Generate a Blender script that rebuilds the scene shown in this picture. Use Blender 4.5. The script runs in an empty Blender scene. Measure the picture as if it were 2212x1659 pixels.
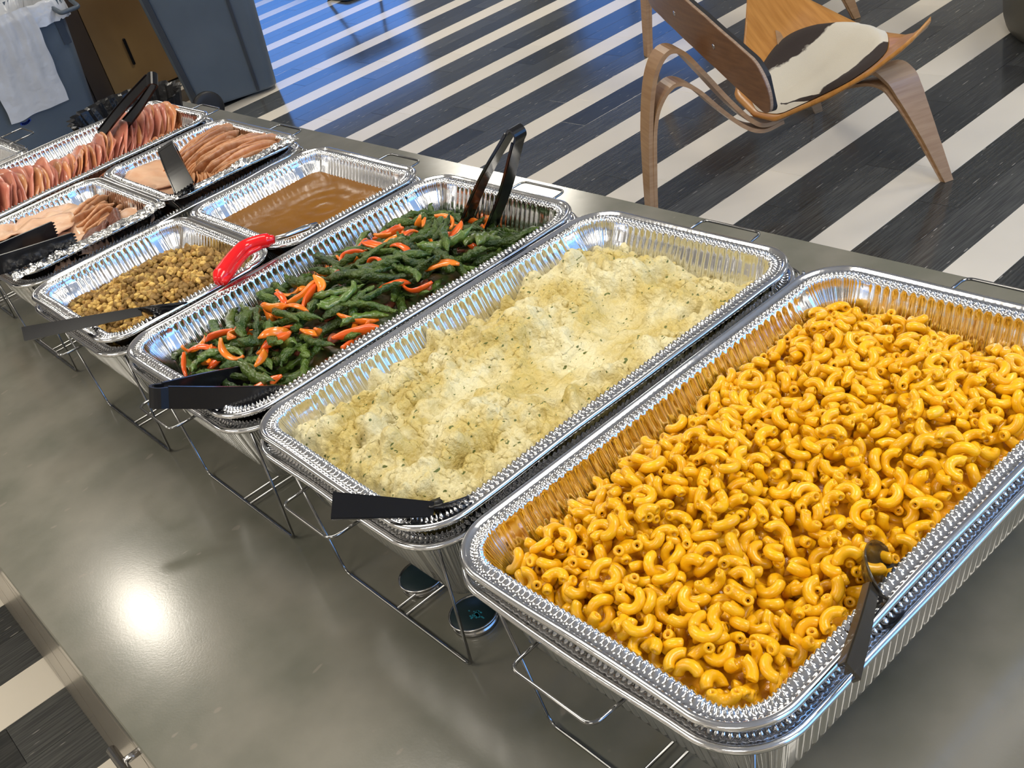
import bpy, bmesh, math, random
import numpy as np
from mathutils import Matrix, Vector, Quaternion, noise

random.seed(7)
rng = np.random.default_rng(11)
PI = math.pi
scene = bpy.context.scene
col = scene.collection

# ------------------------------------------------------------------ camera
CAM = np.array([0.5678, -0.4111, 1.6941])
RR = np.array([[0.64003, 0.73088, -0.23700], [0.27892, -0.50842, -0.81469], [-0.71593, 0.45532, -0.52926]])
cam_data = bpy.data.cameras.new('camera')
cam = bpy.data.objects.new('camera', cam_data)
col.objects.link(cam)
cam_data.sensor_fit = 'HORIZONTAL'
cam_data.sensor_width = 36.0
cam_data.lens = 2389.6 / 2212.0 * 36.0
cam_data.clip_start = 0.02
cam.matrix_world = Matrix(((RR[0][0], -RR[1][0], -RR[2][0], CAM[0]), (RR[0][1], -RR[1][1], -RR[2][1], CAM[1]),
                           (RR[0][2], -RR[1][2], -RR[2][2], CAM[2]), (0, 0, 0, 1)))
scene.camera = cam

# ------------------------------------------------------------------ view, world, lights
scene.view_settings.view_transform = 'Standard'
scene.view_settings.look = 'None'
scene.view_settings.gamma = 1
scene.view_settings.use_curve_mapping = False
scene.view_settings.exposure = -0.15
scene.cycles.use_denoising = True
scene.cycles.max_bounces = 6
scene.cycles.glossy_bounces = 4
scene.cycles.sample_clamp_indirect = 6
world = bpy.data.worlds.new('world')
scene.world = world
world.use_nodes = True
wb = world.node_tree.nodes['Background']
wb.inputs[0].default_value = (0.55, 0.70, 1.0, 1)
wb.inputs[1].default_value = 0.3

CEIL = 3.0
def ceiling_or_fill_lamp(x, y, watts, size=1.0, color=(1.0, 0.93, 0.80)):
    d = bpy.data.lights.new('ceiling_or_fill_lamp', 'AREA')
    d.shape = 'DISK'; d.size = size; d.energy = watts; d.color = color
    o = bpy.data.objects.new('ceiling_or_fill_lamp', d)
    o.location = (x, y, CEIL - 0.02)
    col.objects.link(o)
    return o
LAMPS = [(-3.4, 0.08, 12, 0.16), (-1.3, 0.08, 26), (0.75, 0.9, 44), (2.9, 0.08, 34),
         (-5.05, 3.6, 60, 0.9), (-1.6, 5.6, 42), (0.9, 4.9, 36), (2.6, 3.4, 24), (-6.6, 1.2, 20), (-6.6, 4.6, 24), (-1.3, -2.6, 64, 1.4), (-4.0, -2.6, 50, 1.4), (1.4, -2.6, 56, 1.4)]  # large near-side ones ending the list: unseen fill, added to brighten the counter
for a in LAMPS:
    ceiling_or_fill_lamp(*a)
def window_light(loc, rot, sx, sy, watts, color=(0.36, 0.62, 1.0)):
    d = bpy.data.lights.new('window_daylight', 'AREA')
    d.shape = 'RECTANGLE'; d.size = sx; d.size_y = sy; d.energy = watts; d.color = color
    o = bpy.data.objects.new('window_daylight', d)
    o.location = loc; o.rotation_euler = rot
    col.objects.link(o)
window_light((4.44, 3.5, 1.75), (0, PI / 2, 0), 2.4, 8.0, 175, (0.22, 0.50, 1.0))            # right wall window
window_light((-10.9, 5.9, 1.3), (0, -PI / 2, 0), 1.6, 2.2, 13, (0.12, 0.36, 1.0))           # left wall window
window_light((-9.3, 8.93, 1.7), (-PI / 2, 0, 0), 2.2, 2.2, 7, (0.12, 0.36, 1.0))            # far wall window

# ------------------------------------------------------------------ materials
MATS = {}
def mat(name, color, rough=0.5, metal=0.0, var=None, vscale=20, vstretch=(1, 1, 1), bump=0.0, bscale=60, bdist=0.002,
        spec=0.5, sss=0.0, coat=0.0, ramp=None, detail=3, rvar=0.0, alpha=None, trans=0.0, obj_rand=0.0, coords='Object', fleck=None):
    """procedural Principled material: base colour mixed with noise, bump, optional per-object tint"""
    m = bpy.data.materials.new(name)
    m.use_nodes = True
    nt = m.node_tree; N = nt.nodes; Lk = nt.links
    b = N['Principled BSDF']
    b.inputs['Base Color'].default_value = (*color, 1)
    b.inputs['Roughness'].default_value = rough
    b.inputs['Metallic'].default_value = metal
    b.inputs['Specular IOR Level'].default_value = spec
    if sss:
        b.inputs['Subsurface Weight'].default_value = sss
        b.inputs['Subsurface Radius'].default_value = (0.006, 0.004, 0.002)
        b.inputs['Subsurface Scale'].default_value = 1.0
    if coat:
        b.inputs['Coat Weight'].default_value = coat
        b.inputs['Coat Roughness'].default_value = 0.08
    if trans:
        b.inputs['Transmission Weight'].default_value = trans
    if alpha is not None:
        b.inputs['Alpha'].default_value = alpha
    tc = N.new('ShaderNodeTexCoord'); mp = N.new('ShaderNodeMapping')
    Lk.new(tc.outputs[coords], mp.inputs['Vector'])
    mp.inputs['Scale'].default_value = vstretch
    last = None
    if var is not None:
        nz = N.new('ShaderNodeTexNoise')
        nz.inputs['Scale'].default_value = vscale; nz.inputs['Detail'].default_value = detail
        Lk.new(mp.outputs[0], nz.inputs['Vector'])
        cr = N.new('ShaderNodeValToRGB')
        cr.color_ramp.elements[0].position = (ramp or (0.35, 0.65))[0]; cr.color_ramp.elements[1].position = (ramp or (0.35, 0.65))[1]
        cr.color_ramp.elements[0].color = (*color, 1); cr.color_ramp.elements[1].color = (*var, 1)
        Lk.new(nz.outputs['Fac'], cr.inputs[0])
        last = cr.outputs[0]
    if fleck is not None:
        fc, fs, ft = fleck
        v2 = N.new('ShaderNodeTexNoise'); v2.inputs['Scale'].default_value = fs; v2.inputs['Detail'].default_value = 1.0
        mp2 = N.new('ShaderNodeMapping'); mp2.inputs['Scale'].default_value = (1.0, 0.55, 1.0)
        Lk.new(tc.outputs[coords], mp2.inputs['Vector']); Lk.new(mp2.outputs[0], v2.inputs['Vector'])
        r2 = N.new('ShaderNodeValToRGB'); r2.color_ramp.elements[0].position = ft; r2.color_ramp.elements[1].position = ft + 0.03
        Lk.new(v2.outputs['Fac'], r2.inputs[0])
        mx = N.new('ShaderNodeMix'); mx.data_type = 'RGBA'
        Lk.new(r2.outputs[0], mx.inputs[0])
        if last is not None: Lk.new(last, mx.inputs[6])
        else: mx.inputs[6].default_value = (*color, 1)
        mx.inputs[7].default_value = (*fc, 1)
        last = mx.outputs[2]
    if obj_rand:
        oi = N.new('ShaderNodeObjectInfo'); hs = N.new('ShaderNodeHueSaturation')
        mr = N.new('ShaderNodeMapRange'); mr.inputs[3].default_value = 1 - obj_rand; mr.inputs[4].default_value = 1 + obj_rand
        Lk.new(oi.outputs['Random'], mr.inputs[0]); Lk.new(mr.outputs[0], hs.inputs['Value'])
        if last is not None: Lk.new(last, hs.inputs['Color'])
        else: hs.inputs['Color'].default_value = (*color, 1)
        last = hs.outputs[0]
    if last is not None:
        Lk.new(last, b.inputs['Base Color'])
    if rvar:
        nr = N.new('ShaderNodeTexNoise'); nr.inputs['Scale'].default_value = vscale * 0.7
        Lk.new(mp.outputs[0], nr.inputs['Vector'])
        mr2 = N.new('ShaderNodeMapRange'); mr2.inputs[3].default_value = max(0.02, rough - rvar); mr2.inputs[4].default_value = rough + rvar
        Lk.new(nr.outputs['Fac'], mr2.inputs[0]); Lk.new(mr2.outputs[0], b.inputs['Roughness'])
    if bump:
        nb = N.new('ShaderNodeTexNoise'); nb.inputs['Scale'].default_value = bscale; nb.inputs['Detail'].default_value = 3
        Lk.new(mp.outputs[0], nb.inputs['Vector'])
        bp = N.new('ShaderNodeBump'); bp.inputs['Strength'].default_value = bump; bp.inputs['Distance'].default_value = bdist
        Lk.new(nb.outputs['Fac'], bp.inputs['Height']); Lk.new(bp.outputs[0], b.inputs['Normal'])
    MATS[name] = m
    return m

mat('foil', (0.76, 0.76, 0.77), 0.13, 1.0, bump=0.12, bscale=70, bdist=0.002, rvar=0.04, vscale=40)
mat('foil_crumple', (0.78, 0.78, 0.78), 0.2, 1.0, bump=0.8, bscale=140, bdist=0.003)
mat('chrome', (0.26, 0.26, 0.26), 0.12, 1.0)
mat('counter', (0.122, 0.121, 0.096), 0.17, var=(0.178, 0.168, 0.138), vscale=9, detail=8, bump=0.08, bscale=420, bdist=0.0005, fleck=((0.19, 0.17, 0.14), 60, 0.74), spec=0.5)
mat('cabinet_face', (0.17, 0.15, 0.12), 0.22, var=(0.20, 0.175, 0.14), vscale=30, vstretch=(1, 1, 12), spec=0.6)
mat('steel', (0.55, 0.54, 0.53), 0.2, 1.0)
mat('plank_black', (0.042, 0.043, 0.042), 0.13, var=(0.105, 0.106, 0.098), vscale=5, vstretch=(5, 1.1, 1), ramp=(0.40, 0.80), detail=7, spec=0.6, obj_rand=0.30,
    fleck=((0.33, 0.31, 0.28), 22, 0.72), coords='Generated')
mat('plank_white', (0.80, 0.735, 0.63), 0.2, var=(0.76, 0.70, 0.60), vscale=3, spec=0.5, obj_rand=0.03)
mat('floor_base', (0.05, 0.05, 0.05), 0.5)
mat('mac', (0.73, 0.35, 0.004), 0.27, var=(0.79, 0.43, 0.007), vscale=60, spec=0.38, sss=0.0, coat=0.08, bump=0.15, bscale=300, obj_rand=0.07)
mat('cheese_sauce', (0.50, 0.20, 0.003), 0.25, var=(0.62, 0.29, 0.008), vscale=90, bump=0.5, bscale=120, bdist=0.004)
mat('mash', (0.52, 0.41, 0.135), 0.40, var=(0.66, 0.60, 0.36), vscale=20, ramp=(0.40, 0.62), bump=0.8, bscale=210, bdist=0.004, spec=0.45, fleck=((0.10, 0.12, 0.02), 210, 0.69), detail=5)
mat('bean', (0.017, 0.052, 0.006), 0.34, var=(0.070, 0.115, 0.016), vscale=55, vstretch=(1, 1, 1), bump=1.0, bscale=170, bdist=0.006, obj_rand=0.40, coat=0.12, spec=.4)
mat('bean_pale', (0.085, 0.12, 0.018), 0.32, var=(0.07, 0.13, 0.02), vscale=45, bump=0.9, bscale=120, bdist=0.003, obj_rand=0.25, coat=0.25)
mat('veg_bed', (0.022, 0.045, 0.008), 0.4, var=(0.09, 0.05, 0.015), vscale=60, bump=0.8, bscale=120)
mat('pepper', (0.84, 0.17, 0.012), 0.22, var=(0.90, 0.27, 0.02), vscale=28, obj_rand=0.10, coat=0.4)
mat('pepper_red', (0.74, 0.085, 0.010), 0.2, var=(0.80, 0.16, 0.015), vscale=28, obj_rand=0.1, coat=0.4)
mat('bacon', (0.20, 0.035, 0.018), 0.32, var=(0.45, 0.13, 0.06), vscale=70, bump=0.6, bscale=120, obj_rand=0.3)
mat('gravy', (0.175, 0.070, 0.006), 0.2, var=(0.21, 0.088, 0.009), vscale=12, bump=0.08, bscale=30, bdist=0.006, spec=0.24)
mat('bread', (0.60, 0.41, 0.12), 0.6, var=(0.24, 0.12, 0.028), vscale=70, bump=0.6, bscale=200, obj_rand=0.35, spec=0.3)
mat('bread_brown', (0.20, 0.11, 0.03), 0.6, var=(0.33, 0.20, 0.06), vscale=80, bump=0.6, bscale=200, obj_rand=0.35, spec=0.3)
mat('stuffing_bed', (0.14, 0.075, 0.02), 0.6, var=(0.33, 0.20, 0.055), vscale=120, bump=0.8, bscale=160)
mat('ham', (0.44, 0.13, 0.09), 0.30, var=(0.54, 0.22, 0.14), vscale=30, bump=0.25, bscale=110, obj_rand=0.16, coat=0.15)
mat('ham_golden', (0.55, 0.24, 0.09), 0.32, var=(0.52, 0.19, 0.10), vscale=30, bump=0.25, bscale=110, obj_rand=0.16, coat=0.15)
mat('turkey', (0.54, 0.30, 0.18), 0.38, var=(0.62, 0.40, 0.26), vscale=16, vstretch=(1, 3, 1), bump=0.3, bscale=90, obj_rand=0.08, coat=0.08)
mat('turkey_brown', (0.46, 0.19, 0.07), 0.38, var=(0.54, 0.28, 0.14), vscale=26, vstretch=(1, 4, 1), bump=0.45, bscale=90, obj_rand=0.14, coat=0.1)
mat('turkey_dark', (0.075, 0.025, 0.015), 0.34, var=(0.15, 0.05, 0.03), vscale=26, vstretch=(1, 6, 1), bump=0.6, bscale=90)
mat('black_plastic', (0.007, 0.007, 0.008), 0.16, spec=0.35)
mat('black_crinkle', (0.008, 0.008, 0.009), 0.25, bump=0.5, bscale=40, bdist=0.006, spec=0.25)
mat('smoky_plastic', (0.035, 0.028, 0.018), 0.14, alpha=0.80, spec=0.6)
mat('red_plastic', (0.72, 0.010, 0.012), 0.14, spec=0.5)
mat('lid_black', (0.010, 0.022, 0.026), 0.3, spec=0.5)
mat('lid_print', (0.02, 0.19, 0.26), 0.4)
mat('oak', (0.36, 0.20, 0.095), 0.36, var=(0.44, 0.265, 0.135), vscale=7, vstretch=(1, 1, 14), obj_rand=0.0)
mat('walnut', (0.20, 0.092, 0.040), 0.34, var=(0.145, 0.062, 0.026), vscale=6, vstretch=(14, 1, 14))
mat('seat_veneer', (0.66, 0.30, 0.07), 0.34, var=(0.54, 0.225, 0.045), vscale=6, vstretch=(14, 1, 1))
mat('plyedge', (0.42, 0.29, 0.19), 0.5, var=(0.30, 0.20, 0.13), vscale=10, vstretch=(1, 1, 30))
mat('pad_black', (0.018, 0.016, 0.016), 0.6)
mat('bin_grey', (0.075, 0.098, 0.125), 0.42, var=(0.092, 0.118, 0.148), vscale=3, bump=0.15, bscale=300)
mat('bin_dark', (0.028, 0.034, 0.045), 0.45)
mat('bag', (0.62, 0.64, 0.68), 0.25, bump=0.5, bscale=9, bdist=0.03, alpha=0.9)
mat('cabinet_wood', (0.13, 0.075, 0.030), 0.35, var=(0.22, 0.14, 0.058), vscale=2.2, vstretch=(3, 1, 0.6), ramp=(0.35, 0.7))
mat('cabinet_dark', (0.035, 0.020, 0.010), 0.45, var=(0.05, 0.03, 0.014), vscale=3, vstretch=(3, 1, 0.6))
mat('rubber', (0.012, 0.012, 0.013), 0.5)
mat('blue_label', (0.01, 0.04, 0.30), 0.5)
mat('ottoman', (0.085, 0.078, 0.058), 0.55, bump=0.3, bscale=200)
mat('tube_blue', (0.02, 0.05, 0.10), 0.3)
mat('wall_paint', (0.78, 0.72, 0.62), 0.7)
mat('ceiling_paint', (0.80, 0.78, 0.74), 0.8)

# cowhide: white centre with dark brown patches
def cowhide():
    m = bpy.data.materials.new('cowhide'); m.use_nodes = True
    N = m.node_tree.nodes; Lk = m.node_tree.links; b = N['Principled BSDF']
    b.inputs['Roughness'].default_value = 0.8
    at = N.new('ShaderNodeAttribute'); at.attribute_name = 'patch'
    cr = N.new('ShaderNodeValToRGB')
    cr.color_ramp.elements[0].position = 0.49; cr.color_ramp.elements[1].position = 0.53
    cr.color_ramp.elements[0].color = (0.80, 0.74, 0.62, 1); cr.color_ramp.elements[1].color = (0.035, 0.022, 0.018, 1)
    nz = N.new('ShaderNodeTexNoise'); nz.inputs['Scale'].default_value = 22; nz.inputs['Detail'].default_value = 5
    tc = N.new('ShaderNodeTexCoord'); Lk.new(tc.outputs['Object'], nz.inputs['Vector'])
    ma = N.new('ShaderNodeMath'); ma.operation = 'MULTIPLY_ADD'; ma.inputs[1].default_value = 0.30; 
    Lk.new(nz.outputs['Fac'], ma.inputs[0]); Lk.new(at.outputs['Fac'], ma.inputs[2])
    mb = N.new('ShaderNodeMath'); mb.operation = 'SUBTRACT'; mb.inputs[1].default_value = 0.15
    Lk.new(ma.outputs[0], mb.inputs[0]); Lk.new(mb.outputs[0], cr.inputs[0]); Lk.new(cr.outputs[0], b.inputs['Base Color'])
    nb = N.new('ShaderNodeTexNoise'); nb.inputs['Scale'].default_value = 400; Lk.new(tc.outputs['Object'], nb.inputs['Vector'])
    bp = N.new('ShaderNodeBump'); bp.inputs['Strength'].default_value = 0.4; bp.inputs['Distance'].default_value = 0.003
    Lk.new(nb.outputs['Fac'], bp.inputs['Height']); Lk.new(bp.outputs[0], b.inputs['Normal'])
    MATS['cowhide'] = m
cowhide()
def emit(name, color, s):
    m = bpy.data.materials.new(name); m.use_nodes = True
    N = m.node_tree.nodes; b = N['Principled BSDF']
    b.inputs['Base Color'].default_value = (*color, 1)
    b.inputs['Emission Color'].default_value = (*color, 1); b.inputs['Emission Strength'].default_value = s
    MATS[name] = m
emit('sky_pane', (0.12, 0.36, 1.0), 0.6)

# ------------------------------------------------------------------ object helpers
class MB:
    """collects vertices and faces; build() links them as one mesh object"""
    def __init__(s): s.v = []; s.f = []
    def add(s, vs, fs):
        o = len(s.v); s.v += [tuple(p) for p in vs]; s.f += [tuple(i + o for i in f) for f in fs]; return s
    def box(s, x0, x1, y0, y1, z0, z1, bevel=0.0, M=None):
        if bevel:
            b = min(bevel, (x1 - x0) / 2.01, (y1 - y0) / 2.01, (z1 - z0) / 2.01)
            vs = []; 
            for z, i in ((z0, b), (z0 + b, 0), (z1 - b, 0), (z1, b)):
                vs += [(x0 + i, y0 + i, z), (x1 - i, y0 + i, z), (x1 - i, y1 - i, z), (x0 + i, y1 - i, z)]
            fs = [(3, 2, 1, 0), (12, 13, 14, 15)]
            for k in range(3):
                for j in range(4):
                    fs.append((k * 4 + j, k * 4 + (j + 1) % 4, k * 4 + 4 + (j + 1) % 4, k * 4 + 4 + j))
        else:
            vs = [(x0, y0, z0), (x1, y0, z0), (x1, y1, z0), (x0, y1, z0), (x0, y0, z1), (x1, y0, z1), (x1, y1, z1), (x0, y1, z1)]
            fs = [(3, 2, 1, 0), (4, 5, 6, 7), (0, 1, 5, 4), (1, 2, 6, 5), (2, 3, 7, 6), (3, 0, 4, 7)]
        if M is not None: vs = [M @ Vector(p) for p in vs]
        return s.add(vs, fs)
    def tube(s, pts, r, seg=8, closed=False, cap=True, scale=None):
        pts = [Vector(p) for p in pts]; n = len(pts); vs = []; up = None
        for i in range(n):
            a = pts[(i - 1) % n] if (closed or i) else pts[i]
            b = pts[(i + 1) % n] if (closed or i < n - 1) else pts[i]
            t = (b - a).normalized()
            if up is None:
                up = Vector((0, 0, 1)) if abs(t.z) < 0.9 else Vector((1, 0, 0))
            up = (up - t * up.dot(t)).normalized(); w = t.cross(up)
            rr = r * (scale[i] if scale is not None else 1)
            for k in range(seg):
                an = 2 * PI * k / seg
                vs.append(pts[i] + up * (rr * math.cos(an)) + w * (rr * math.sin(an)))
        fs = []
        for i in range(n if closed else n - 1):
            j = (i + 1) % n
            for k in range(seg):
                fs.append((i * seg + k, i * seg + (k + 1) % seg, j * seg + (k + 1) % seg, j * seg + k))
        if cap and not closed:
            fs.append(tuple(range(seg - 1, -1, -1))); fs.append(tuple((n - 1) * seg + k for k in range(seg)))
        return s.add(vs, fs)
    def lathe(s, prof, seg=32, c=(0, 0, 0), capb=True, capt=True):
        vs = [(c[0] + r * math.cos(2 * PI * k / seg), c[1] + r * math.sin(2 * PI * k / seg), c[2] + z) for r, z in prof for k in range(seg)]
        fs = [(i * seg + k, i * seg + (k + 1) % seg, (i + 1) * seg + (k + 1) % seg, (i + 1) * seg + k) for i in range(len(prof) - 1) for k in range(seg)]
        if capb: fs.append(tuple(range(seg - 1, -1, -1)))
        if capt: fs.append(tuple((len(prof) - 1) * seg + k for k in range(seg)))
        return s.add(vs, fs)
    def ribbon(s, pts, side, width, th):
        """bent strip: centreline pts, constant side direction, width (number or list), thickness"""
        pts = [Vector(p) for p in pts]; n = len(pts); side = Vector(side).normalized(); vs = []
        for i in range(n):
            t = (pts[min(n - 1, i + 1)] - pts[max(0, i - 1)]).normalized()
            nn = t.cross(side).normalized()
            w = (width[i] if hasattr(width, '__len__') else width) / 2
            h = (th[i] if hasattr(th, '__len__') else th) / 2
            vs += [pts[i] + side * w + nn * h, pts[i] - side * w + nn * h, pts[i] - side * w - nn * h, pts[i] + side * w - nn * h]
        fs = []
        for i in range(n - 1):
            for k in range(4):
                fs.append((i * 4 + k, i * 4 + (k + 1) % 4, i * 4 + 4 + (k + 1) % 4, i * 4 + 4 + k))
        fs += [(3, 2, 1, 0), tuple((n - 1) * 4 + k for k in range(4))]
        return s.add(vs, fs)
    def mesh(s, name, smooth=True):
        me = bpy.data.meshes.new(name); me.from_pydata(s.v, [], s.f); me.validate()
        bm = bmesh.new(); bm.from_mesh(me); bmesh.ops.recalc_face_normals(bm, faces=bm.faces); bm.to_mesh(me); bm.free()
        if smooth: me.shade_smooth()
        return me
    def build(s, name, m, parent=None, smooth=False, bevel=0, **kw):
        me = s.mesh(name, smooth); return put(name, me, m, parent, bevel=bevel, **kw)

def put(name, me, m, parent=None, loc=None, rot=None, bevel=0, sharp=False, **kw):
    o = bpy.data.objects.new(name, me); col.objects.link(o)
    if m is not None and not me.materials: me.materials.append(MATS[m] if isinstance(m, str) else m)
    if parent is not None: o.parent = parent
    if loc is not None: o.location = loc
    if rot is not None:
        if isinstance(rot, Quaternion): o.rotation_mode = 'QUATERNION'; o.rotation_quaternion = rot
        else: o.rotation_euler = rot
    if bevel:
        md = o.modifiers.new('bevel', 'BEVEL'); md.width = bevel; md.segments = 2; md.limit_method = 'ANGLE'
    for k, v in kw.items(): o[k] = v
    return o
def thing(name, label, cat, loc=(0, 0, 0), rz=0, group=None):
    o = bpy.data.objects.new(name, None); col.objects.link(o); o.location = loc; o.rotation_euler = (0, 0, rz)
    o.empty_display_size = 0.05
    o['label'] = label; o['category'] = cat
    if group: o['group'] = group
    return o
def tag(o, label, cat, group=None):
    o['label'] = label; o['category'] = cat
    if group: o['group'] = group
    return o
def fillet(pts, r, n=5, closed=False):
    """round the corners of a polyline"""
    pts = [Vector(p) for p in pts]; out = []; N = len(pts)
    for i in range(N):
        if not closed and i in (0, N - 1): out.append(pts[i]); continue
        a, b, c = pts[(i - 1) % N], pts[i], pts[(i + 1) % N]
        d1 = (a - b); d2 = (c - b); rr = min(r, d1.length * 0.49, d2.length * 0.49)
        p = b + d1.normalized() * rr; q = b + d2.normalized() * rr
        for k in range(n + 1):
            t = k / n; out.append(p * (1 - t) ** 2 + b * 2 * t * (1 - t) + q * t * t)
    return out
def catmull(pts, per=6):
    pts = [Vector(p) for p in pts]; P = [pts[0] * 2 - pts[1]] + pts + [pts[-1] * 2 - pts[-2]]; out = []
    for i in range(1, len(P) - 2):
        for k in range(per):
            t = k / per
            out.append(0.5 * ((2 * P[i]) + (-P[i - 1] + P[i + 1]) * t + (2 * P[i - 1] - 5 * P[i] + 4 * P[i + 1] - P[i + 2]) * t * t + (-P[i - 1] + 3 * P[i] - 3 * P[i + 1] + P[i + 2]) * t ** 3))
    out.append(pts[-1]); return out
def np_mesh(name, V, F, smooth=True):
    me = bpy.data.meshes.new(name)
    V = np.asarray(V, dtype=np.float32); F = np.asarray(F, dtype=np.int32)
    me.vertices.add(len(V)); me.vertices.foreach_set('co', V.ravel())
    k = F.shape[1]
    me.loops.add(F.size); me.loops.foreach_set('vertex_index', F.ravel())
    me.polygons.add(len(F)); me.polygons.foreach_set('loop_start', np.arange(0, F.size, k, dtype=np.int32))
    me.polygons.foreach_set('loop_total', np.full(len(F), k, dtype=np.int32))
    me.update(calc_edges=True); me.validate()
    if smooth: me.shade_smooth()
    return me
def nz(x, y, z=0.0): return noise.noise(Vector((x, y, z)))
def project(p):
    q = RR @ (np.asarray(p, float) - CAM)
    if q[2] < 0.05: return None
    return 1106 + 2389.6 * q[0] / q[2], 829.5 + 2389.6 * q[1] / q[2], q[2]

# ------------------------------------------------------------------ room shell
XL, XR, YB, YF = -11.0, 4.5, -5.0, 9.0
MB().box(XL, XR, YB, YF, -0.12, -0.0045).build('floor', 'floor_base', kind='structure')
floor = bpy.data.objects['floor']
MB().box(XL, XR, YB, YF, CEIL, CEIL + 0.1).build('ceiling', 'ceiling_paint', kind='structure')
def wall(name, x0, x1, y0, y1, holes=None, along='x'):
    b = MB()
    a0, a1 = (x0, x1) if along == 'x' else (y0, y1)
    cur = a0
    def seg(p, q, z0, z1):
        if q - p < 1e-6: return
        if along == 'x': b.box(p, q, y0, y1, z0, z1)
        else: b.box(x0, x1, p, q, z0, z1)
    for (h0, h1, z0, z1) in sorted(holes or []):
        seg(cur, h0, 0, CEIL); seg(h0, h1, 0, z0); seg(h0, h1, z1, CEIL); cur = h1
    seg(cur, a1, 0, CEIL)
    b.build(name, 'wall_paint', kind='structure')
wall('wall_left', XL - 0.15, XL, YB, YF, [(4.8, 7.0, 0.5, 2.1)], 'y')
wall('wall_right', XR, XR + 0.15, YB, YF, [(-0.5, 7.5, 0.5, 2.95)], 'y')
wall('wall_far', XL, XR, YF, YF + 0.15, [(-10.4, -8.2, 0.6, 2.8)], 'x')
wall('wall_near', XL, XR, YB - 0.15, YB, None, 'x')
def window(n, a0, a1, z0, z1, fixed, along):
    r = MB()
    t = 0.06
    def bx(p, q, u, v):
        if along == 'x': r.box(p, q, fixed, fixed + 0.08, u, v)
        else: r.box(fixed, fixed + 0.08, p, q, u, v)
    bx(a0, a0 + t, z0, z1); bx(a1 - t, a1, z0, z1); bx(a0, a1, z0, z0 + t); bx(a0, a1, z1 - t, z1)
    k = max(1, round((a1 - a0) / 1.2))
    for i in range(1, k):
        c = a0 + (a1 - a0) * i / k; bx(c - t / 2, c + t / 2, z0, z1)
    o = r.build('window_%d' % n, 'bin_dark', kind='structure')
    g = MB()
    if along == 'x': g.box(a0, a1, fixed + 0.1, fixed + 0.11, z0, z1)
    else: g.box(fixed + 0.1, fixed + 0.11, a0, a1, z0, z1)
    g.build('pane', 'sky_pane', o)
window(1, 4.8, 7.0, 0.5, 2.1, XL - 0.15, 'y')
window(2, -0.5, 7.5, 0.5, 2.95, XR, 'y')
window(3, -10.4, -8.2, 0.6, 2.8, YF, 'x')

# planks: 6-inch lanes along Y, one white lane then two black ones
LANE = 0.15177
planks = []
g = 0.0005
XE0 = -0.991
def plank_mesh(name, m):
    return None
for lane in range(-60, 45):
    x0 = XE0 + lane * LANE
    white = lane % 3 == 0
    off = (lane * 0.37 + (0.11 if white else 0.43)) % 0.914
    ky = -8
    while ky * 0.914 + off < YF:
        y0 = ky * 0.914 + off; ky += 1
        if y0 + 0.914 < YB or x0 < XL or x0 + LANE > XR or y0 < YB or y0 + .914 > YF: continue
        vis = 0
        for sx in (0.1, 0.5, 0.9):
            for sy in (0.05, 0.35, 0.65, 0.95):
                q = project((x0 + sx * LANE, y0 + sy * 0.914, 0))
                if q and -60 < q[0] < 2272 and -60 < q[1] < 1720:
                    vx, vy = (CAM[0] - (x0 + sx * LANE)), (CAM[1] - (y0 + sy * .914))
                    tt = 0.92 / CAM[2]; hx, hy = x0 + sx * LANE + vx * tt, y0 + sy * .914 + vy * tt
                    if not (-2.4 < hx < 2 and -0.33 < hy < 0.7): vis += 1
        d = math.hypot(x0 - CAM[0], y0 + .45 - CAM[1])
        planks.append((0 if vis else 1, d, x0, y0, white, vis))
planks.sort()
pm = {}
for white in (False, True):
    b = MB().box(g, LANE - g, g, 0.914 - g, -0.006, 0.0, bevel=0.0006)
    me = b.mesh('plank'); me.shade_flat(); me.materials.append(MATS['plank_white' if white else 'plank_black']); pm[white] = me
rest = {False: MB(), True: MB()}
npl = 0
for vflag, d, x0, y0, white, vis in planks:
    if vis and npl < 290:
        put('plank', pm[white], None, floor, loc=(x0, y0, 0)); npl += 1
    else:
        rest[white].box(x0 + g, x0 + LANE - g, y0 + g, y0 + .914 - g, -0.006, 0.0)
for white, b in rest.items():
    b.build('planks', 'plank_white' if white else 'plank_black', floor, kind='stuff')

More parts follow.
